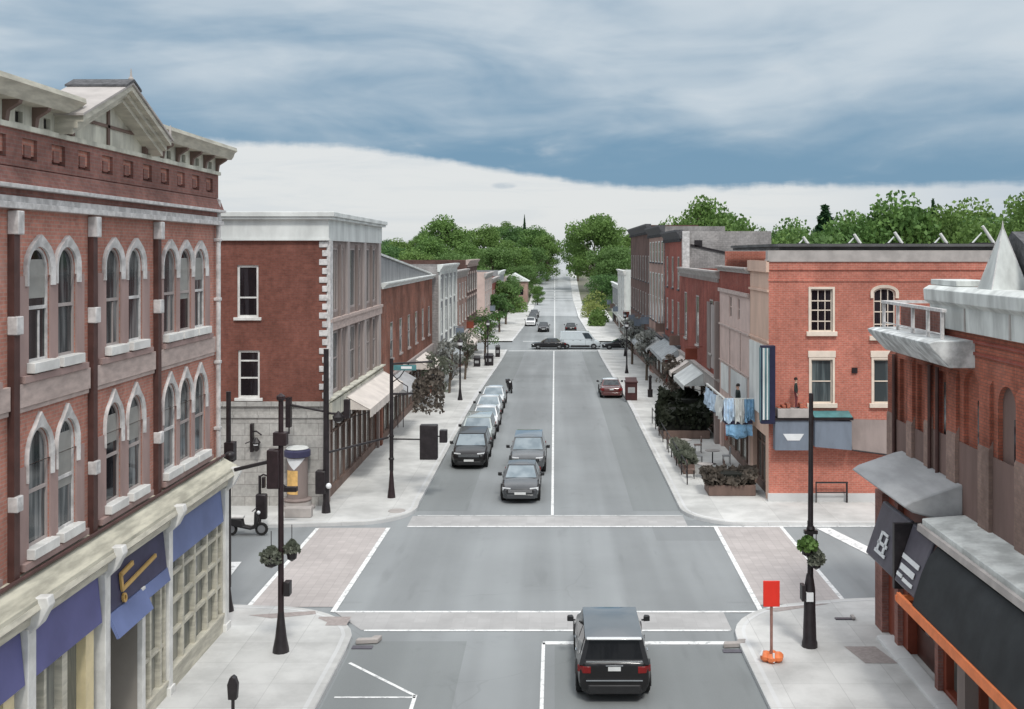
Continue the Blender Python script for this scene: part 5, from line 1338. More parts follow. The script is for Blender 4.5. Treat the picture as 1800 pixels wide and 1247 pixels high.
# near signal and lamp post, with arm towards the brick block
t = thing('signal_post', 'dark signal post with a flared foot on the near pavement by the blue shopfront', 'signal post', (-7.8, 30.8, PZ))
m = MB(); lamp_base(m, -7.8, 30.8, PZ, 1.15, .24); m.build('base', P_BLACK, t)
m = MB(); m.tube((-7.8, 30.8, 1.2), (-7.8, 30.8, 7.35), .085, .07, 12); m.lathe([(.1, 7.3), (.13, 7.34), (.13, 7.42), (.02, 7.5)], (-7.8, 30.8, 0), 10); m.build('pole', P_MAROON, t)
m = MB(); m.tube((-7.85, 30.8, 5.62), (-9.15, 30.9, 5.3), .055, n=8); m.build('arm', P_BLACK, t)
m = MB(); signal_head(m, -7.98, 30.72, 4.82, .34, 1.1, .34); h_ = m.build('signal_head', P_MAROON, t, bevel=.03)
m = MB()
for k in range(3): m.lathe([(.1, 0), (.115, .1)], (-7.98, 30.9 - .0, 4.98 + k * .34), 8) if False else m.box(-8.1, -7.86, 30.9, 31.08, 5.06 + k * .34, 5.09 + k * .34)
m.build('visor', P_BLACK, h_)
m = MB(); m.box(-8.0, -7.62, 30.66, 30.95, 6.02, 6.4); m.build('bracket_box', P_MAROON, t, bevel=.02)
m = MB(); m.box(-7.70, -7.52, 30.65, 30.95, 1.75, 2.15); m.build('push_button_box', P_BLACK, t, bevel=.02)
basket('hanging_basket', 'larger grey green flower basket on the dark post by the blue shopfront', -8.05, 30.7, 2.85, .30, LEAFD, .25, 300, 3)
basket('hanging_basket', 'smaller grey green flower basket on the dark post by the blue shopfront', -7.5, 30.85, 3.0, .22, LEAFD, .15, 200, 4)
# corner post behind the block
t = thing('corner_post', 'slim dark post standing hard against the corner of the mauve block', 'post', (-10.35, 34.3, PZ))
m = MB(); lamp_base(m, -10.35, 34.3, PZ, .8, .17); m.build('base', P_BLACK, t)
m = MB(); m.tube((-10.35, 34.3, .9), (-10.35, 34.3, 7.1), .085, .075, 10); m.build('pole', P_BLACK, t)
m = MB(); m.box(-10.45, -10.15, 34.15, 34.5, 4.9, 5.5); m.ball((-10.25, 34.1, 5.1), .16); m.build('lamp_bracket', P_BLACK, t)
# utility pole on the far corner with cabinet, cameras and lamp
t = thing('utility_pole', 'tall black pole with a control cabinet at the corner of the parapet block', 'utility pole', (-10.0, 47.3, PZ))
m = MB(); m.tube((-10.0, 47.3, PZ), (-10.0, 47.3, 7.3), .14, .11, 12); m.lathe([(.2, 0), (.18, .25), (.14, .5)], (-10, 47.3, PZ), 12); m.build('pole', P_BLACK, t)
m = MB(); m.box(-10.42, -9.98, 47.0, 47.5, 1.0, 2.0); m.build('control_cabinet', P_BLACK, t, bevel=.04)
m = MB(); m.ball((-9.85, 47.1, 1.35), .13); m.build('gauge', LAMPW, t)
m = MB(); m.tube((-10.0, 47.3, 4.55), (-11.7, 47.2, 4.9), .05); m.tube((-11.6, 47.2, 4.95), (-11.6, 47.2, 3.6), .05, .03); m.box(-11.72, -11.5, 47.05, 47.35, 3.9, 5.2); m.build('side_arm', P_BLACK, t)
m = MB(); m.tube((-10, 47.3, 4.5), (-9.3, 47.2, 4.45), .05); m.lathe([(.02, .3), (.26, .05), (.2, -.12), (.05, -.2)], (-9.45, 47.2, 4.3), 12); m.build('lamp_hood', P_BLACK, t)
m = MB(); m.ball((-9.45, 47.2, 4.2), .12); m.build('lamp_bulb', LAMPW, t)
m = MB(); m.box(-9.2, -8.95, 47.1, 47.35, 4.3, 5.1); m.tube((-9.3, 47.25, 4.5), (-9.08, 47.25, 4.6), .03); m.build('camera_box', P_BLACK, t)
m = MB(); m.tube((-10, 47.3, 2.75), (-7.72, 50.1, 2.95), .05); m.build('cross_bar', P_BLACK, t)
# banner lamp with basket arms and signal heads
BX, BY = -7.58, 50.2
t = thing('street_lamp', 'black street lamp with twin basket arms and hanging signal boxes at the far pavement corner', 'street lamp', (BX, BY, PZ))
m = MB(); lamp_base(m, BX, BY, PZ, 1.4, .19); m.build('base', P_MAROON, t)
m = MB(); m.tube((BX, BY, 1.4), (BX, BY, 6.6), .095, .08, 12); m.lathe([(.13, 0), (.13, .06), (.1, .1)], (BX, BY, 1.9), 10); m.lathe([(.12, 0), (.12, .08)], (BX, BY, 2.95), 10); m.build('pole', P_BLACK, t)
m = MB(); m.tube((BX, BY, 6.35), (BX + 1.9, BY + .1, 6.45), .045); m.tube((BX, BY, 4.95), (BX + 1.0, BY, 4.98), .05); m.path([(BX, BY, 5.9), (BX + .35, BY, 5.55), (BX + .75, BY, 5.3), (BX + .75, BY, 5.0)], .025); m.path([(BX + .05, BY, 5.5), (BX + .4, BY, 5.75), (BX + .8, BY, 6.35)], .025); m.build('basket_arm', P_BLACK, t)
m = MB(); m.box(BX + .1, BX + 1.15, BY - .04, BY + .04, 6.05, 6.3); sn = m.build('street_sign', P_TEAL, t)
m = MB(); m.box(BX + .45, BX + .95, BY - .055, BY - .041, 6.12, 6.24); m.build('sign_panel', LAMPW, sn)
m = MB(); m.tube((BX, BY, 2.86), (BX + 1.35, BY - .1, 2.86), .035); m.tube((BX + .3, BY, 4.9), (BX + .3, BY, 3.4), .02); m.tube((BX + .55, BY, 4.9), (BX + .55, BY, 3.4), .02); m.build('signal_arm', P_BLACK, t)
m = MB(); m.box(BX + 1.35, BX + 2.16, BY - .35, BY + .1, 1.95, 3.55); m.build('signal_box', P_BLACK, t, bevel=.04)
m = MB(); m.box(BX + 2.25, BX + 2.6, BY - .25, BY + .1, 2.72, 3.3); m.tube((BX + 2.16, BY - .1, 3.0), (BX + 2.26, BY - .1, 3.0), .03); m.build('pedestrian_signal', P_BLACK, t, bevel=.03)
basket('hanging_basket', 'long trailing dry brown flower basket nearest the lamp pole on the pavement corner', BX + 1.25, BY + .2, 5.35, .30, LEAFB, 1.4, 700, 5)
basket('hanging_basket', 'full dark brown flower basket at the end of the street lamp arm', BX + 1.95, BY + .5, 5.75, .46, LEAFB, 1.9, 1100, 6)
# advertising column
KX, KY = -11.45, 48.1
t = thing('advertising_column', 'drum shaped advertising column with a dark cap, white and orange poster on the far corner', 'advertising column', (KX, KY, PZ))
m = MB(); m.lathe([(.78, 0), (.78, .1), (.62, .14), (.6, .35)], (KX, KY, PZ), 20); m.build('plinth', S_GREYS, t)
m = MB(); m.lathe([(.60, 0), (.64, .08), (.46, .14), (.46, 2.0)], (KX, KY, PZ + .35), 24); m.build('drum', W_MAUVED, t)
m = MB(); m.lathe([(.48, 0), (.58, .04), (.58, .28), (.5, .34), (.1, .45)], (KX, KY, PZ + 2.3), 24); m.build('cap', P_NAVY, t)
m = MB(); m.lathe([(.50, 0), (.45, .06), (.05, .12)], (KX, KY, PZ + 2.67), 24) ; m.build('lid', S_OFFW, t)
def wrap(nm, mt, t, a0, a1, z0, z1, r, tri=False):
    m = MB(); K = 10; pts = []
    for k in range(K + 1):
        u = k / K; an = radians(a0 + (a1 - a0) * u); zz = z0 if not tri else z0 + (z1 - z0) * abs(2 * u - 1) * .98
        pts += [(KX + r * cos(an), KY + r * sin(an), zz), (KX + r * cos(an), KY + r * sin(an), z1)]
    m.add(pts, [(2 * k, 2 * k + 2, 2 * k + 3, 2 * k + 1) for k in range(K)]); return m.build(nm, mt, t)
wrap('poster', M_plain('orange poster', (.70, .44, .16), .6, var=.25, scale=3), t, 215, 285, PZ + .7, PZ + 1.75, .468)
wrap('poster', LAMPW, t, 205, 325, PZ + 1.77, PZ + 2.28, .472, True)
# pay station with lamp arm beside the scooter
t = thing('pay_station', 'black pay station with a curved lamp arm at the kerb of the side road', 'pay station', (-12.25, 44.9, .0))
m = MB(); m.tube((-12.25, 44.9, 0), (-12.25, 44.9, 2.25), .06); m.build('post', P_BLACK, t)
m = MB(); m.box(-12.4, -11.95, 44.75, 45.05, .45, 1.5); m.build('box', P_BLACK, t, bevel=.06)
m = MB(); m.box(-12.15, -12.02, 44.8, 45.0, 1.75, 2.2); m.build('display', P_BLACK, t, bevel=.02)
m = MB(); m.path([(-12.25, 44.9, 2.2), (-12.1, 44.9, 2.3), (-11.7, 44.9, 2.15), (-11.1, 44.9, 1.75)], .035); m.box(-11.3, -10.7, 44.75, 45.05, 1.6, 1.78); m.build('lamp_arm', P_BLACK, t)
# small planters against the stone wall
t = thing('stone_trough', 'low grey stone trough under the advertising column', 'planter', (-10.9, 46.6, PZ))
m = MB(); m.box(-11.6, -10.0 - .45, 46.35, 46.75, PZ, PZ + .42); m.build('trough', S_GREYS, t, bevel=.03)
# wall lantern on the stone wall
t = thing('wall_lantern', 'ornate black lantern bracketed to the pale stone wall', 'lantern', (-13.55, 48.5, 2.6))
m = MB(); m.box(-13.62, -13.5, 48.30, 48.569, 2.6, 3.85); m.build('back_plate', P_BLACK, t)
m = MB(); m.path([(-13.56, 48.4, 3.5), (-13.3, 48.2, 3.55), (-13.05, 48.1, 3.4)], .035); m.path([(-13.56, 48.35, 3.1), (-13.8, 48.2, 3.0)], .03); m.build('scroll', P_BLACK, t)
m = MB(); m.lathe([(.05, 0), (.13, .1), (.15, .35), (.2, .4), (.03, .62)], (-13.3, 48.2, 2.65), 8); m.build('lantern_head', P_BLACK, t)
m = MB(); m.lathe([(.1, 0), (.14, .2)], (-13.3, 48.19, 2.78), 8, 1.03, 1.03); m.build('glass', LAMPW, t)
# east lamp post with flowers
t = thing('street_lamp', 'tall black post with a thick fluted foot on the near pavement by the oxblood shop', 'street lamp', (7.36, 31.2, PZ))
m = MB(); m.lathe([(.23, 0), (.23, .12), (.20, .2), (.17, 1.1), (.165, 1.65), (.12, 1.95), (.09, 2.1)], (7.36, 31.2, PZ), 12); m.box(7.1, 7.2, 31.0, 31.3, 1.5, 1.95); m.build('base', P_BLACK, t)
m = MB(); m.tube((7.38, 31.2, 2.1), (7.4, 31.2, 7.45), .085, .06, 12); m.lathe([(.1, 0), (.13, .04), (.1, .12)], (7.39, 31.2, 3.5), 10); m.box(7.2, 7.58, 31.12, 31.28, 3.4, 3.5); m.build('pole', P_BLACK, t)
m = MB(); m.box(7.22, 7.42, 30.98, 31.1, 1.5, 1.75); m.build('notice', LAMPW, t)
basket('hanging_basket', 'bright green flower basket, upper one on the tall black post by the oxblood shop', 7.28, 31.1, 3.05, .27, LEAF, .2, 420, 8)
basket('hanging_basket', 'dusky green flower basket, lower one on the tall black post by the oxblood shop', 7.5, 31.0, 2.72, .22, LEAFD, .25, 320, 9)
# red construction board on an orange foot
t = thing('warning_board', 'bright red board on a rusty post with an orange sandbag foot', 'warning sign', (6.02, 30.1, PZ))
m = MB(); m.box(5.8, 6.26, 30.05, 30.09, 1.66, 2.38); m.build('board', P_RED, t, bevel=.012)
m = MB(); m.tube((6.04, 30.12, .2), (6.04, 30.12, 1.75), .04, n=8); m.build('post', M_plain('rusty post', (.30, .16, .13), .7, var=.3, scale=4), t)
rr = random.Random(5); m = MB()
for k in range(6):
    an = k * pi / 3 + .3; m.add([], []); m.ball((6.05 + .2 * cos(an), 30.1 + .16 * sin(an), PZ + .12 + .03 * rr.random()), .15, 8, 5)
m.v = [(x, y, PZ + (z - PZ) * .85) for x, y, z in m.v]; m.build('sandbag', P_ORANGE, t)
m = MB(); m.tube((5.72, 30.0, PZ + .2), (5.78, 30.02, PZ + .36), .05, .02, 6); m.tube((6.05, 29.85, PZ + .05), (6.05, 29.86, PZ + .3), .03); m.build('tie', LAMPW, t)
# parking meter (only the head shows)
t = thing('parking_meter', 'black single headed parking meter at the bottom edge by the blue shops', 'parking meter', (-7.5, 25.2, PZ))
m = MB(); m.tube((-7.5, 25.2, PZ), (-7.5, 25.2, 1.15), .04); m.build('post', P_BLACK, t)
m = MB(); m.prism_b([(-7.6, 1.1), (-7.4, 1.1), (-7.38, 1.45), (-7.43, 1.6), (-7.5, 1.65), (-7.57, 1.6), (-7.62, 1.45)], 25.12, 25.3); m.build('head', P_BLACK, t, bevel=.02)
m = MB(); m.box(-7.56, -7.44, 25.3, 25.31, 1.4, 1.55); m.build('display', G_DARK, t)
# further lamps, bins, bollards
def small_lamp(label, x, y, h=5.0, group=None):
    z = gz(y) + PZ; t = thing('street_lamp', label, 'street lamp', (x, y, z), group=group)
    m = MB(); lamp_base(m, x, y, z, .95, .2); m.build('base', P_BLACK, t)
    m = MB(); m.tube((x, y, z + .9), (x, y, z + h - .6), .075, .055, 8); m.build('pole', P_BLACK, t)
    m = MB(); m.lathe([(.06, 0), (.16, .06), (.2, .5), (.24, .55), (.04, .8)], (x, y, z + h - .6), 8); m.build('lantern', P_BLACK, t)
    m = MB(); m.lathe([(.15, .08), (.205, .48)], (x, y, z + h - .6), 8, 1.02, 1.02); m.build('glass', LAMPW, t); return t
small_lamp('slim black street lamp on the west pavement behind the dark signal box', -7.35, 84, 4.6)
small_lamp('black street lamp beyond the grey forward building', -7.3, 118, 4.8)
small_lamp('black street lamp standing before the far junction on the café side', 8.6, 132, 5.2)
small_lamp('slim black street lamp between the maroon car and the far junction', 7.2, 108, 5.0)
def bin_(name, label, x, y, w, h, mt, dome=True):
    z = gz(y) + PZ; t = thing(name, label, 'bin', (x, y, z))
    m = MB(); m.prism_z([(x - w / 2, y - w / 2), (x + w / 2, y - w / 2), (x + w / 2, y + w / 2), (x - w / 2, y + w / 2)], z, z + h * .8); m.build('body', mt, t, bevel=.03)
    m = MB(); m.box(x - w * .56, x + w * .56, y - w * .56, y + w * .56, z + h * .8, z + h * .86); m.add([(x - w * .5, y - w * .5, z + h * .86), (x + w * .5, y - w * .5, z + h * .86), (x + w * .5, y + w * .5, z + h), (x - w * .5, y + w * .5, z + h)], [(0, 1, 2, 3)]); m.build('lid', mt, t, bevel=.02)
    m = MB(); m.box(x - w * .3, x + w * .3, y - w * .5 - .015, y - w * .5 + .001, z + h * .35, z + h * .6); m.build('front_plate', P_GCANV, t)
bin_('litter_bin', 'taller black litter bin of the pair on the west pavement', -7.2, 118.5, .95, 1.3, P_BLACK)
bin_('litter_bin', 'smaller black litter bin of the pair on the west pavement', -8.4, 117, .7, 1.1, P_BLACK)
bin_('litter_bin', 'black litter bin at the kerb near the far junction', -6.9, 131, .55, 1.4, P_BLACK)
bin_('litter_bin', 'dark red litter bin with a raised lid beside the maroon car', 5.95, 84.2, .9, 1.7, M_plain('dark red bin', (.055, .018, .017), .5, var=.25))
def bollard(label, x, y):
    z = gz(y) + PZ; t = thing('bollard', label, 'bollard', (x, y, z))
    m = MB(); m.lathe([(.2, 0), (.2, .55), (.12, .6), (.11, 1.5), (.14, 1.55), (.14, 1.65), (.03, 1.75)], (x, y, z), 10); m.build('post', P_BLACK, t)
    m = MB(); m.lathe([(.21, 0), (.21, .1)], (x, y, z + .5), 10); m.build('collar', P_MAROON, t)
bollard('tall black bollard on the café pavement near the dark hedge', 7.6, 86)
# pavement oddments
t = thing('drain_cover', 'small grey drain grate on the pavement by the oxblood shop', 'drain cover', (9.0, 33.5, PZ))
m = MB(); m.box(8.7, 9.3, 33.45, 33.6, PZ, PZ + .035); m.build('frame', P_SLATE, t)
m = MB(); m.box(9.2, 9.3, 33.4, 33.66, PZ + .036, PZ + .1); m.build('lid', S_GREYS, t)
t = thing('manhole_cover', 'round dark manhole cover on the far corner pavement', 'manhole cover', (-7.2, 47.4, PZ))
m = MB(); m.lathe([(.38, 0), (.38, .02), (.3, .025)], (-6.95, 47.6, PZ), 18); m.build('plate', S_GREYS, t)
for (x, y, lb) in ((-5.5, 31.9, 'grey storm drain casting at the near kerb corner by the dark post'), (5.25, 31.6, 'grey storm drain casting at the kerb end of the stop line')):
    t = thing('storm_drain', lb, 'storm drain', (x, y, 0))
    m = MB(); m.prism_z([(x - .35, y - .2), (x + .3, y - .12), (x + .38, y + .22), (x + .15, y + .2), (x + .08, y + .03), (x - .3, y - .0)], .01, .155); m.build('hood', S_GREYS, t, bevel=.03)
    m = MB(); m.box(x - .4, x + .2, y - .55, y - .31, .012, .03); m.build('grate', P_SLATE, t)
t = thing('handrail', 'short dark pipe railing against the orange brick wall', 'railing', (12.4, 49.2, PZ))
m = MB(); m.tube((11.9, 49.2, 1.05), (13.35, 49.2, 1.05), .04); m.tube((11.9, 49.2, .6), (13.3, 49.2, .6), .025); m.build('rail', P_BLACK, t)
for x in (11.9, 13.3):
    m = MB(); m.tube((x, 49.2, PZ), (x, 49.2, 1.08), .045 if x > 13 else .03); m.build('post', P_BLACK, t)
# café terrace: tables, chairs, fence, dark hedge in planters
def cafe_table(label, x, y, group):
    t = thing('cafe_table', label, 'table', (x, y, PZ), group=group)
    m = MB(); m.lathe([(.4, .71), (.4, .74)], (x, y, PZ), 14); m.build('tabletop', S_GREYS, t)
    m = MB(); m.tube((x, y, PZ), (x, y, PZ + .71), .035); m.lathe([(.22, 0), (.2, .03)], (x, y, PZ), 10); m.build('pedestal', P_BLACK, t); return t
def cafe_chair(label, x, y, rz, mt, group):
    t = thing('cafe_chair', label, 'chair', (0, 0, 0))
    m = MB(); m.box(-.21, .21, -.2, .2, .43, .47); m.build('seat', mt, t, bevel=.01)
    m = MB(); m.box(-.21, .21, .17, .21, .6, .92); m.build('backrest', mt, t, bevel=.01)
    for sx in (-.18, .18):
        for sy in (-.17, .18):
            m = MB(); m.tube((sx, sy, 0), (sx, sy, .44 if sy < 0 else .9), .016, n=6); m.build('leg', P_BLACK, t)
    t.location = (x, y, PZ); t.rotation_euler = (0, 0, rz); t['group'] = group; return t
for k, (x, y) in enumerate(((7.6, 54.5), (8.5, 58.2), (7.4, 61.5))):
    w = ('nearest the side road', 'in the middle of the terrace', 'nearest the dark hedge')[k]
    cafe_table('round grey café table ' + w, x, y, 'tables on the café terrace')
    cafe_chair('café chair on the street side of the table ' + w, x - .75, y, pi / 2, P_GCANV if k % 2 else W_BROWN, 'chairs on the café terrace')
    cafe_chair('café chair on the wall side of the table ' + w, x + .75, y, -pi / 2, P_GCANV if k % 2 else W_BROWN, 'chairs on the café terrace')
def rail_fence(label, x, y0, y1, n):
    t = thing('terrace_fence', label, 'fence', (x, y0, PZ))
    for k in range(n + 1):
        y = y0 + (y1 - y0) * k / n; m = MB(); m.tube((x, y, PZ), (x, y, PZ + 1.05), .03, n=6); m.build('post', P_BLACK, t)
    m = MB(); m.tube((x, y0, PZ + 1.02), (x, y1, PZ + 1.02), .025, n=6); m.tube((x, y0, PZ + .5), (x, y1, PZ + .5), .018, n=6); m.build('rail', P_BLACK, t)
rail_fence('low black pipe fence along the kerb side of the café terrace', 6.5, 53.0, 72, 8)
def hedge_box(label, x0, x1, y0, y1, h, seed, mt=LEAFH, n=1500):
    z = gz((y0 + y1) / 2) + PZ; t = thing('planter_hedge', label, 'hedge', ((x0 + x1) / 2, (y0 + y1) / 2, z)); rr = random.Random(seed)
    m = MB(); m.box(x0, x1, y0, y1, z, z + .5); m.build('planter', W_BROWN, t, bevel=.03)
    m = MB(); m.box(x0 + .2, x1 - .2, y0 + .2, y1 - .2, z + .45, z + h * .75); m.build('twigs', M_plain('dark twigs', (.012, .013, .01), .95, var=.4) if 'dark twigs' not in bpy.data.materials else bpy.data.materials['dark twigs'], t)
    m = MB()
    for k in range(n):
        x, y = x0 - .1 + (x1 - x0 + .2) * rr.random(), y0 - .1 + (y1 - y0 + .2) * rr.random(); top = h * (.8 + .2 * sin(x * 2.1 + seed) * cos(y * 1.3))
        zz = z + .5 + (top - .5) * rr.random() ** .45
        if rr.random() < .5: x = x0 - .12 + .3 * rr.random() if rr.random() < .5 else x
        leafq(m, (x, y, zz), .12 + .12 * rr.random(), rr)
    m.build('foliage', mt, t, smooth=0)['kind'] = 'stuff'
hedge_box('long dark clipped hedge in a brown planter closing the café terrace', 6.6, 9.5, 66.0, 69.0, 2.1, 1, n=2600)
hedge_box('dark bushy hedge behind the long hedge, against the red brick shop', 7.2, 9.6, 70.0, 73.5, 2.4, 2, n=2200)
hedge_box('brownish low hedge in front of the cloth hung balcony', 7.2, 9.4, 50.5, 52.0, 1.3, 3, LEAFB, 1400)
hedge_box('olive low hedge along the kerb fence of the café terrace', 6.6, 7.2, 55.5, 60.0, 1.1, 4, LEAFD, 1500)
# ================================================================ trees
def make_tree(name, label, h, r, lm, bark, seed, n=3200, crown0=.3, leaf=.34, kind='broad', asp=.75):
    rr = random.Random(seed); t = thing(name, label, 'tree')
    m = MB(); lean = (rr.uniform(-.3, .3), rr.uniform(-.3, .3))
    tp = [(0, 0, -.4), (lean[0] * .3, lean[1] * .3, h * .28), (lean[0], lean[1], h * .55), (lean[0] * 1.2, lean[1] * 1.2, h * .82)]
    R = .022 * h
    m.path(tp, [R * 1.25, R, R * .62, R * .2], 9)
    clumps = []
    if kind == 'broad':
        nb = 15
        for k in range(nb):
            z = h * (crown0 + (.92 - crown0) * (k + .5) / nb); f = (z / h - crown0) / (1 - crown0)
            prof = (sin(pi * min(1, f * .82 + .16))) ** .75
            an = k * 2.4 + rr.uniform(-.4, .4); d = r * prof * rr.uniform(.45, .92)
            c = Vector((cos(an) * d, sin(an) * d, z + rr.uniform(-.05, .08) * h)); clumps.append((c, r * rr.uniform(.26, .44)))
            s = Vector((lean[0] * .8, lean[1] * .8, max(h * .24, z - h * .22)))
            m.path([tuple(s), tuple(s.lerp(c, .55) + Vector((0, 0, h * .02))), tuple(c)], [R * .42, R * .25, R * .06], 6)
        for k in range(6): clumps.append((Vector((rr.gauss(0, .3) * r, rr.gauss(0, .3) * r, h * rr.uniform(.62, .93))), r * rr.uniform(.3, .42)))
    m.build('trunk', bark, t)
    m = MB()
    if kind == 'broad':
        ws = [c[1] ** 2 for c in clumps]; tot = sum(ws)
        for (c, cr), w in zip(clumps, ws):
            for k in range(int(n * w / tot)):
                d = Vector((rr.gauss(0, 1), rr.gauss(0, 1), rr.gauss(0, .8))).normalized(); q = cr * (rr.random() ** .4)
                p = c + Vector((d.x * q * 1.12, d.y * q * 1.12, d.z * q * .85))
                if rr.random() < .07: p += d * cr * .22
                leafq(m, p, leaf * rr.uniform(.55, 1.25), rr, asp)
    else:
        for k in range(n):
            f = rr.random() ** .75; z = h * (.1 + .9 * (1 - f)) if False else h * (1 - f * .9); layer = .72 + .28 * abs(sin(z * 2.6))
            q = r * f * layer * rr.random() ** .4; an = rr.random() * 2 * pi
            leafq(m, (q * cos(an), q * sin(an), z - q * .25), leaf * rr.uniform(.5, 1.1), rr, .45)
    m.build('crown', lm, t, smooth=0)
    return t
PR = {'a': make_tree('broadleaf_tree', '', 15, 5.6, LEAF, BARK, 11, 9000, .18, .24), 'b': make_tree('broadleaf_tree', '', 15, 6.4, LEAF2, BARK, 12, 9500, .12, .25),
      'c': make_tree('broadleaf_tree', '', 15, 5.0, LEAF, BARK, 13, 8500, .22, .22), 'd': make_tree('conifer_tree', '', 15, 3.4, LEAFN, BARK, 14, 6500, .1, .24, 'conifer'),
      'e': make_tree('broadleaf_tree', '', 18, 8.6, LEAF, BARKP, 15, 15000, .16, .30)}
usedp = set()
def tree(kind, px, y, top, label, group=None, wid=1.0, base=None):
    """px: how far across (photo pixel column at that depth), top: height of the crown top above the datum"""
    x = (px - 975) * y / F; z = gz(y) + (0 if abs(x) < 40 or y < 230 else min(9, (abs(x) - 40) * .05)) if base is None else base
    h0 = 18 if kind == 'e' else 15; s = (top - z) / h0
    o = place(PR[kind], kind in usedp, (x, y, z - .3), (len(usedp) * 1.7 + px * .37) % 6.28, label, group, (s * wid, s * wid, s)); usedp.add(kind); return o
def topz(py, y): return HC + (445 - py) * y / F
GL_ = 'trees on the far hillside west of the road'; LBG = 'leafy green tree in the wooded bank at the far end, west of the road'
for k, (kd, px, y, py, w) in enumerate([('b', 672, 330, 418, 1.0), ('a', 700, 300, 420, 1.0), ('c', 735, 340, 412, 1.1), ('b', 752, 390, 402, 1.0), ('b', 822, 360, 402, 1.1), ('a', 850, 330, 396, 1.1), ('c', 880, 400, 391, 1.2),
                                    ('b', 908, 350, 394, 1.1), ('a', 935, 330, 398, 1.1), ('c', 950, 390, 404, .9), ('b', 715, 260, 440, 1.2), ('b', 770, 280, 432, 1.3), ('a', 815, 300, 428, 1.2), ('b', 865, 290, 430, 1.3), ('c', 905, 300, 425, 1.2), ('b', 940, 310, 430, 1.0),
                                    ('a', 845, 235, 470, 1.4), ('b', 880, 225, 478, 1.2), ('c', 955, 345, 436, .8), ('b', 925, 280, 462, 1.2), ('b', 690, 240, 452, 1.3), ('a', 945, 250, 500, 1.0), ('b', 660, 260, 425, 1.2), ('a', 745, 270, 418, 1.2), ('b', 800, 255, 440, 1.3), ('a', 725, 235, 440, 1.3)]):
    tree(kd, px, y, topz(py, y), LBG, GL_, w)
tree('a', 787, 310, topz(381, 310), 'tallest rounded tree of the west bank, left of the road end', None, 1.15)
tree('d', 922, 340, topz(376, 340), 'thin dark spire of a conifer poking above the west bank trees', None, .55)
tree('e', 1047, 290, topz(384, 290), 'big round green tree with a pale trunk beside the road as it climbs', None, 1.0)
tree('b', 1012, 400, topz(415, 400), 'dark green tree where the road disappears over the hill', None, .8)
tree('b', 1085, 260, topz(428, 260), 'dark green tree tucked between the big round tree and the brick row', None, 1.1)
tree('c', 1098, 330, topz(402, 330), 'pale green tree behind the big round tree by the brick row', None, 1.0)
tree('b', 1058, 235, topz(478, 235), 'low bushy tree at the roadside under the big round tree', None, 1.3)
tree('c', 1212, 150, topz(354, 150), 'yellowish green rounded tree top left of its twin above the tall dark roofs', None, .8)
tree('a', 1258, 152, topz(362, 152), 'darker rounded tree top right of its twin above the tall dark roofs', None, .85)
tree('c', 1308, 140, topz(394, 140), 'low brownish tree top just behind the dark roof line', None, .8)
EG = 'trees behind the orange brick block'; LEG = 'mid green rounded tree top in the belt behind the orange brick roof'
for kd, px, y, py, w in [('a', 1385, 105, 398, .8), ('b', 1425, 108, 390, .9), ('a', 1510, 110, 372, .9), ('b', 1372, 120, 394, .9), ('a', 1405, 126, 384, .9), ('c', 1430, 135, 392, .9), ('c', 1480, 118, 378, .8), ('b', 1530, 118, 376, .8), ('b', 1612, 124, 358, .9), ('c', 1632, 112, 366, .9), ('a', 1700, 122, 352, .95), ('b', 1740, 112, 362, .9), ('c', 1770, 130, 356, 1.0), ('a', 1590, 135, 372, 1.0), ('b', 1670, 138, 362, 1.0), ('a', 1835, 118, 360, 1.0)]:
    tree(kd, px, y, topz(py + 6, y), LEG, EG, w)
tree('a', 1565, 112, topz(347, 112), 'tall rounded tree with a broad crown behind the orange brick roof', None, .95)
tree('d', 1450, 116, topz(356, 116), 'dark pointed conifer behind the orange brick roof', None, 1.9)
tree('d', 1640, 120, topz(346, 120), 'slender dark conifer tip rising among the tree belt by the turret', None, .8)
tree('c', 1800, 105, topz(352, 105), 'yellow green tree at the edge behind the dark steep roof', None, 1.0)
tree('a', 962, 318, topz(411, 318), 'bright green tree crowding the west edge of the climbing road', None, 1.0)
tree('c', 1016, 318, topz(418, 318), 'small bright green tree crowding the east edge of the climbing road', None, .9)
# street trees and shrubs
def street_tree(label, x, y, h, r, lm, seed, n=900, leaf=.13):
    t = make_tree('street_tree', label, h, r, lm, BARK, seed, n, .38, leaf); t.location = (x, y, gz(y) + PZ); return t
street_tree('dusky street tree in front of the gabled brick shop', -8.6, 79, 4.2, 1.15, LEAFD, 21, 700)
street_tree('silvery street tree before the grey forward building', -8.7, 89, 4.4, 1.2, LEAFS, 22, 700)
street_tree('small dark street tree before the pink row', -8.4, 101, 4.4, 1.25, LEAFD, 23, 700)
street_tree('green street tree at the end of the west pavement before the junction', -8.2, 127, 6.0, 1.9, LEAF2, 24, 1200)
street_tree('dark green street tree past the far junction', -8.8, 172, 6.5, 2.0, LEAF2, 25, 1400, .2)
street_tree('rounded dark street tree further past the far junction', -8.6, 190, 7.5, 2.4, LEAF2, 26, 1600, .24)
street_tree('silvery street tree before the bracketed brick row', 8.5, 100, 5.0, 1.3, LEAFS, 27, 1100)
street_tree('bronze street tree at the front of the red brick shop', 8.7, 79.5, 3.9, 1.0, LEAFB, 28, 600)
street_tree('silvery street tree before the tall umber house', 8.6, 120, 5.4, 1.5, LEAFS, 29, 1100)
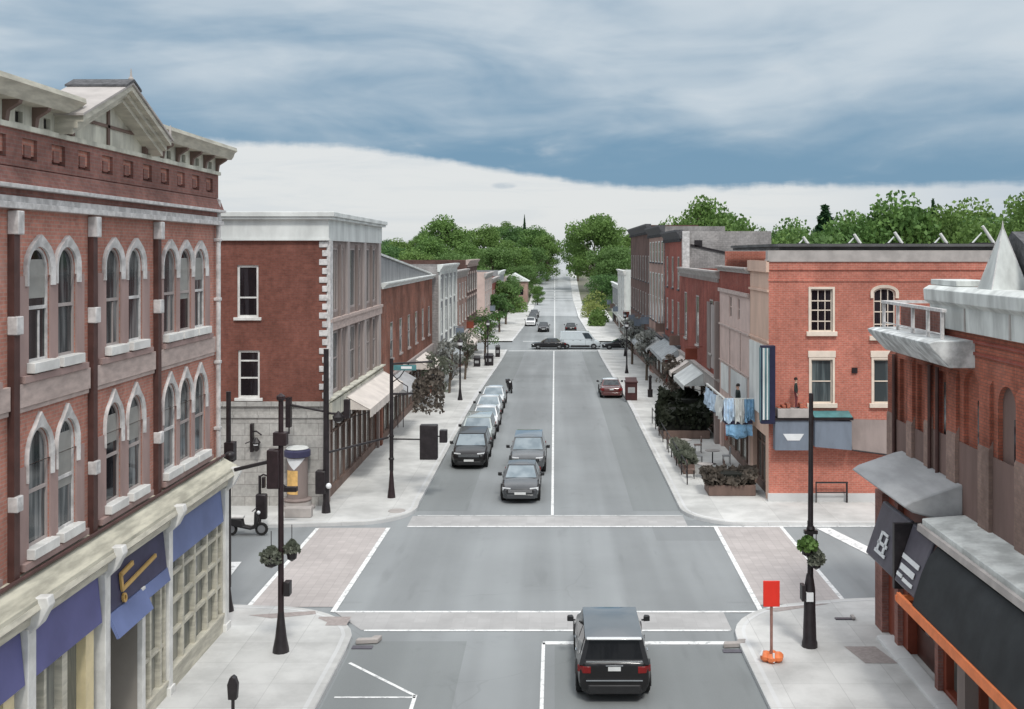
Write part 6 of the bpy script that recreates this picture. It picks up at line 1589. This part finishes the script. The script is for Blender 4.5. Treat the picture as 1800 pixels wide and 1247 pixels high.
def bank(label, x, y, r, h, lm, seed, n=900):
    rr = random.Random(seed); z = gz(y); t = thing('roadside_shrub', label, 'shrub', (x, y, z))
    m = MB(); 
    for k in range(7): m.tube((x, y, z - .1), (x + rr.gauss(0, .4) * r, y + rr.gauss(0, .4) * r, z + h * .75), .05, .02, 5)
    m.build('stem', BARK, t); m = MB()
    for k in range(n):
        d = Vector((rr.gauss(0, 1), rr.gauss(0, 1), abs(rr.gauss(0, 1)))).normalized() * (rr.random() ** .4); leafq(m, (x + d.x * r, y + d.y * r, z + .2 + d.z * h), .2 * rr.uniform(.6, 1.3), rr)
    m.build('foliage', lm, t, smooth=0)['kind'] = 'stuff'
bank('yellow green shrub on the verge where the road starts to climb', 7.4, 210, 2.6, 3.2, LEAFY, 31)
bank('larger yellow green shrub below the big round tree', 8.8, 232, 3.2, 4.2, LEAFY, 32)
bank('small green shrub at the corner past the far junction', 7.2, 186, 1.6, 2.2, LEAF, 33)
bank('green shrub by the white columned shop', 8.0, 196, 2.0, 2.6, LEAF, 34)
bank('green shrub on the west verge before the climb', -7.8, 225, 2.4, 3.0, LEAF, 35)
# ================================================================ people
def person(label, loc, rz, s=1.0, arm=0.0):
    J = {'pel': (0, 0, .95, .135), 'wai': (0, 0, 1.10, .125), 'che': (0, .01, 1.32, .155), 'nek': (0, 0, 1.50, .06), 'hd0': (0, -.01, 1.60, .085), 'hd1': (0, -.015, 1.70, .09)}
    E = [('pel', 'wai'), ('wai', 'che'), ('che', 'nek'), ('nek', 'hd0'), ('hd0', 'hd1')]
    for sx, q in ((-1, 'l'), (1, 'r')):
        J |= {q + 'hip': (sx * .1, 0, .88, .095), q + 'kne': (sx * .11, -.03, .49, .06), q + 'ank': (sx * .115, .01, .09, .042), q + 'toe': (sx * .13, -.17, .045, .035),
              q + 'sho': (sx * .19, .01, 1.42, .06), q + 'elb': (sx * .25, .03, 1.13, .045), q + 'wri': (sx * .235, -.08 - arm, .90 + arm, .028)}
        E += [('pel', q + 'hip'), (q + 'hip', q + 'kne'), (q + 'kne', q + 'ank'), (q + 'ank', q + 'toe'), ('che', q + 'sho'), (q + 'sho', q + 'elb'), (q + 'elb', q + 'wri')]
    def skin(J, E, root, sub):
        ks = list(J); me = bpy.data.meshes.new('tmp'); me.from_pydata([J[k][:3] for k in ks], [(ks.index(a), ks.index(b)) for a, b in E], [])
        o = bpy.data.objects.new('tmp', me); COL.objects.link(o); o.modifiers.new('s', 'SKIN'); sk = me.skin_vertices[0].data
        for i, k in enumerate(ks): sk[i].radius = (J[k][3],) * 2; sk[i].use_root = (k == root)
        o.modifiers.new('u', 'SUBSURF').levels = sub; dg = bpy.context.evaluated_depsgraph_get(); dg.update(); ev = o.evaluated_get(dg)
        m2 = bpy.data.meshes.new_from_object(ev); bpy.data.objects.remove(o); return m2
    m1 = skin(J, E, 'pel', 2); bm = bmesh.new(); bm.from_mesh(m1)
    for sx, q in ((-1, 'l'), (1, 'r')):
        w = J[q + 'wri']; H = {'w': (*w[:3], .026), 'p': (w[0], w[1] - .02, w[2] - .07, .030)}; e2 = [('w', 'p')]
        for k, (dy, ln) in enumerate(((-.032, .065), (-.012, .08), (.010, .075), (.03, .055))):
            b = (w[0], w[1] - .02 + dy, w[2] - .10, .0095); H['a%d' % k] = b; H['b%d' % k] = (b[0] - sx * .006, b[1], b[2] - ln * .55, .0085); H['c%d' % k] = (b[0] - sx * .018, b[1], b[2] - ln, .007)
            e2 += [('p', 'a%d' % k), ('a%d' % k, 'b%d' % k), ('b%d' % k, 'c%d' % k)]
        H['t'] = (w[0] - sx * .012, w[1] - .06, w[2] - .065, .010); H['u'] = (w[0] - sx * .016, w[1] - .072, w[2] - .10, .008); e2 += [('p', 't'), ('t', 'u')]
        bm.from_mesh(skin(H, e2, 'w', 1))
    # facial features
    for c, r in (((0, -.105, 1.655), .018), ((-.088, -.01, 1.66), .022), ((.088, -.01, 1.66), .022)):
        bmesh.ops.create_icosphere(bm, subdivisions=1, radius=r, matrix=Matrix.Translation(c))
    me = bpy.data.meshes.new('body')
    for f in bm.faces:
        c = f.calc_center_median(); f.smooth = True
        hand = abs(c.x) > .2 and c.z < J['lwri'][2] + .02 and c.z > .6
        f.material_index = 0 if (c.z > 1.49 or hand) else (3 if c.z < .09 else (2 if c.z < .98 and abs(c.x) < .2 else 1))
    bm.to_mesh(me); bm.free()
    for mt in (SKIN, CL_DARK, CL_MAR, CL_BLACK): me.materials.append(mt)
    t = thing('person', label, 'person', loc, rz); o = bpy.data.objects.new('body', me); COL.objects.link(o); o.parent = t
    m = MB(); m.lathe([(.094, -.05), (.105, .0), (.098, .06), (.06, .1), (.01, .115)], (0, .012, 1.70), 14)
    hm = m.build('hair', HAIR, None); hm.parent = t
    m = MB()
    for x in (-.035, .035): m.ball((x, -.098, 1.685), .011, 8, 5)
    m.box(-.025, .025, -.105, -.096, 1.607, 1.614); f_ = m.build('face', HAIR, None); f_.parent = t
    t.scale = (s, s, s); return t
person('person in dark jacket and maroon trousers on the grey ledge by the orange wall', (10.95, 49.05, 4.45), radians(70), .78)
person('person in black top and maroon trousers on the cloth hung balcony', (9.05, 53.4, 3.34), radians(-80), .95)
# ================================================================ sky, sun, camera
SUN_EL, SUN_AZ = radians(52), radians(166)      # azimuth clockwise from +Y (down the street): behind the camera, slightly east
w = bpy.data.worlds.new('World'); C.world = w; w.use_nodes = True; nt = w.node_tree; nt.nodes.clear()
out = N(nt, 'ShaderNodeOutputWorld'); bg = N(nt, 'ShaderNodeBackground'); L(nt, bg.outputs[0], out.inputs[0])
sky = N(nt, 'ShaderNodeTexSky'); sky.sky_type = 'NISHITA'; sky.sun_disc = False; sky.sun_elevation = SUN_EL; sky.sun_rotation = SUN_AZ
tc = N(nt, 'ShaderNodeTexCoord'); d = tc.outputs['Generated']
sp = N(nt, 'ShaderNodeSeparateXYZ'); L(nt, d, sp.inputs[0]); x, y, z = sp.outputs
az = math_n(nt, 'ARCTAN2', x, y); el = math_n(nt, 'ARCTAN2', z, math_n(nt, 'SQRT', math_n(nt, 'ADD', math_n(nt, 'MULTIPLY', x, x), math_n(nt, 'MULTIPLY', y, y))))
cv = N(nt, 'ShaderNodeCombineXYZ'); L(nt, math_n(nt, 'MULTIPLY', az, 1.0), cv.inputs[0]); L(nt, math_n(nt, 'MULTIPLY', el, 1.0), cv.inputs[1])
def sky_noise(sx, sy, off, det, rough, dist=.0):
    mp = N(nt, 'ShaderNodeMapping'); mp.inputs['Scale'].default_value = (sx, sy, 1); mp.inputs['Location'].default_value = (off, off * 1.7, off * .3); mp.inputs['Rotation'].default_value = (0, 0, radians(-6)); L(nt, cv.outputs[0], mp.inputs[0])
    n = N(nt, 'ShaderNodeTexNoise'); n.inputs['Scale'].default_value = 1; n.inputs['Detail'].default_value = det; n.inputs['Roughness'].default_value = rough; n.inputs['Distortion'].default_value = dist
    L(nt, mp.outputs[0], n.inputs['Vector']); return n.outputs['Fac']
big = sky_noise(3.0, 13, 3.1, 4, .48, .7); mid = sky_noise(6, 22, 7.7, 4, .52, .8); fine = sky_noise(34, 130, 1.3, 5, .62); edge = sky_noise(13, 4, 5.2, 5, .6); puff = sky_noise(14, 36, 2.2, 5, .55, .5)
# lower edge of the cloud deck sags towards the east
e0 = ramp(nt, az, -.24, .10, .0968, .0588)
e0 = math_n(nt, 'ADD', e0, math_n(nt, 'MULTIPLY', math_n(nt, 'SUBTRACT', edge, .5), .016))
e0 = math_n(nt, 'ADD', e0, math_n(nt, 'MULTIPLY', math_n(nt, 'SUBTRACT', fine, .5), .008))
dd_ = math_n(nt, 'SUBTRACT', el, e0)
deck = ramp(nt, dd_, -.003, .005)
f = math_n(nt, 'ADD', math_n(nt, 'MULTIPLY', big, .62), math_n(nt, 'MULTIPLY', mid, .36))
f = math_n(nt, 'ADD', f, math_n(nt, 'MULTIPLY', puff, .10))
up = ramp(nt, el, .07, .22, -.06, .08); east = ramp(nt, math_n(nt, 'ADD', az, math_n(nt, 'MULTIPLY', el, 1.6)), .1, .75, -.02, .12)
f = math_n(nt, 'ADD', f, math_n(nt, 'ADD', up, east))
low = ramp(nt, dd_, .004, .060, .17, 0)       # darkest just above the edge
low = math_n(nt, 'MULTIPLY', low, ramp(nt, az, -.25, .02, .45, 1.15))
f = math_n(nt, 'SUBTRACT', f, low)
f = ramp(nt, f, .30, .76)
cloud = mixc(nt, f, (.175, .315, .455), (.60, .675, .735))
cloud = mixc(nt, ramp(nt, math_n(nt, 'ADD', math_n(nt, 'MULTIPLY', mid, .6), math_n(nt, 'MULTIPLY', puff, .4)), .56, .74, 0, .42), cloud, (.66, .70, .735))
hor = mixc(nt, ramp(nt, az, .18, .5), (.765, .785, .79), (.50, .58, .67))
hor = mixc(nt, ramp(nt, sky_noise(6, 60, 9.2, 5, .6, .6), .44, .72, 0, .55), hor, (.64, .69, .73))
hor = mixc(nt, ramp(nt, el, .0, .035, .35, 0), hor, (.64, .68, .71))
la = math_n(nt, 'DIVIDE', math_n(nt, 'ADD', az, .047), .0125); le = math_n(nt, 'DIVIDE', math_n(nt, 'SUBTRACT', el, .0622), .0035)
lent = ramp(nt, math_n(nt, 'ADD', math_n(nt, 'MULTIPLY', la, la), math_n(nt, 'MULTIPLY', le, le)), .1, 1.25, .6, 0)
hor = mixc(nt, math_n(nt, 'MULTIPLY', lent, ramp(nt, fine, .3, .6)), hor, (.42, .50, .58))
c = mixc(nt, deck, hor, cloud)
c = mixc(nt, ramp(nt, el, .30, .75), c, (1.45, 1.5, 1.56))             # the overcast brightens overhead
c = mixc(nt, ramp(nt, el, -.06, -.01), (.22, .22, .21), c)
ns = N(nt, 'ShaderNodeVectorMath', operation='SCALE'); L(nt, sky.outputs[0], ns.inputs[0]); ns.inputs['Scale'].default_value = .1
c = mixc(nt, .06, c, ns.outputs[0])
L(nt, c, bg.inputs[0]); bg.inputs[1].default_value = 1.0
su = bpy.data.lights.new('sun', 'SUN'); su.energy = 1.9; su.angle = radians(10); su.color = (1, .965, .91)
so = bpy.data.objects.new('sun', su); COL.objects.link(so)
dv = Vector((sin(SUN_AZ) * cos(SUN_EL), cos(SUN_AZ) * cos(SUN_EL), sin(SUN_EL))); so.rotation_euler = (-dv).to_track_quat('-Z', 'Y').to_euler(); so.location = (0, -20, 60)
cam = bpy.data.cameras.new('camera'); co = bpy.data.objects.new('camera', cam); COL.objects.link(co); C.camera = co
co.location = (0, 0, HC); co.rotation_euler = (pi / 2, 0, 0); cam.sensor_fit = 'HORIZONTAL'; cam.sensor_width = 36; cam.lens = 36 * F / 1800
cam.shift_x = -(975 - 900) / 1800; cam.shift_y = -(623.5 - 445) / 1800; cam.clip_start = .5; cam.clip_end = 5000
C.view_settings.view_transform = 'Standard'; C.view_settings.look = 'None'; C.view_settings.exposure = 0; C.view_settings.gamma = 1
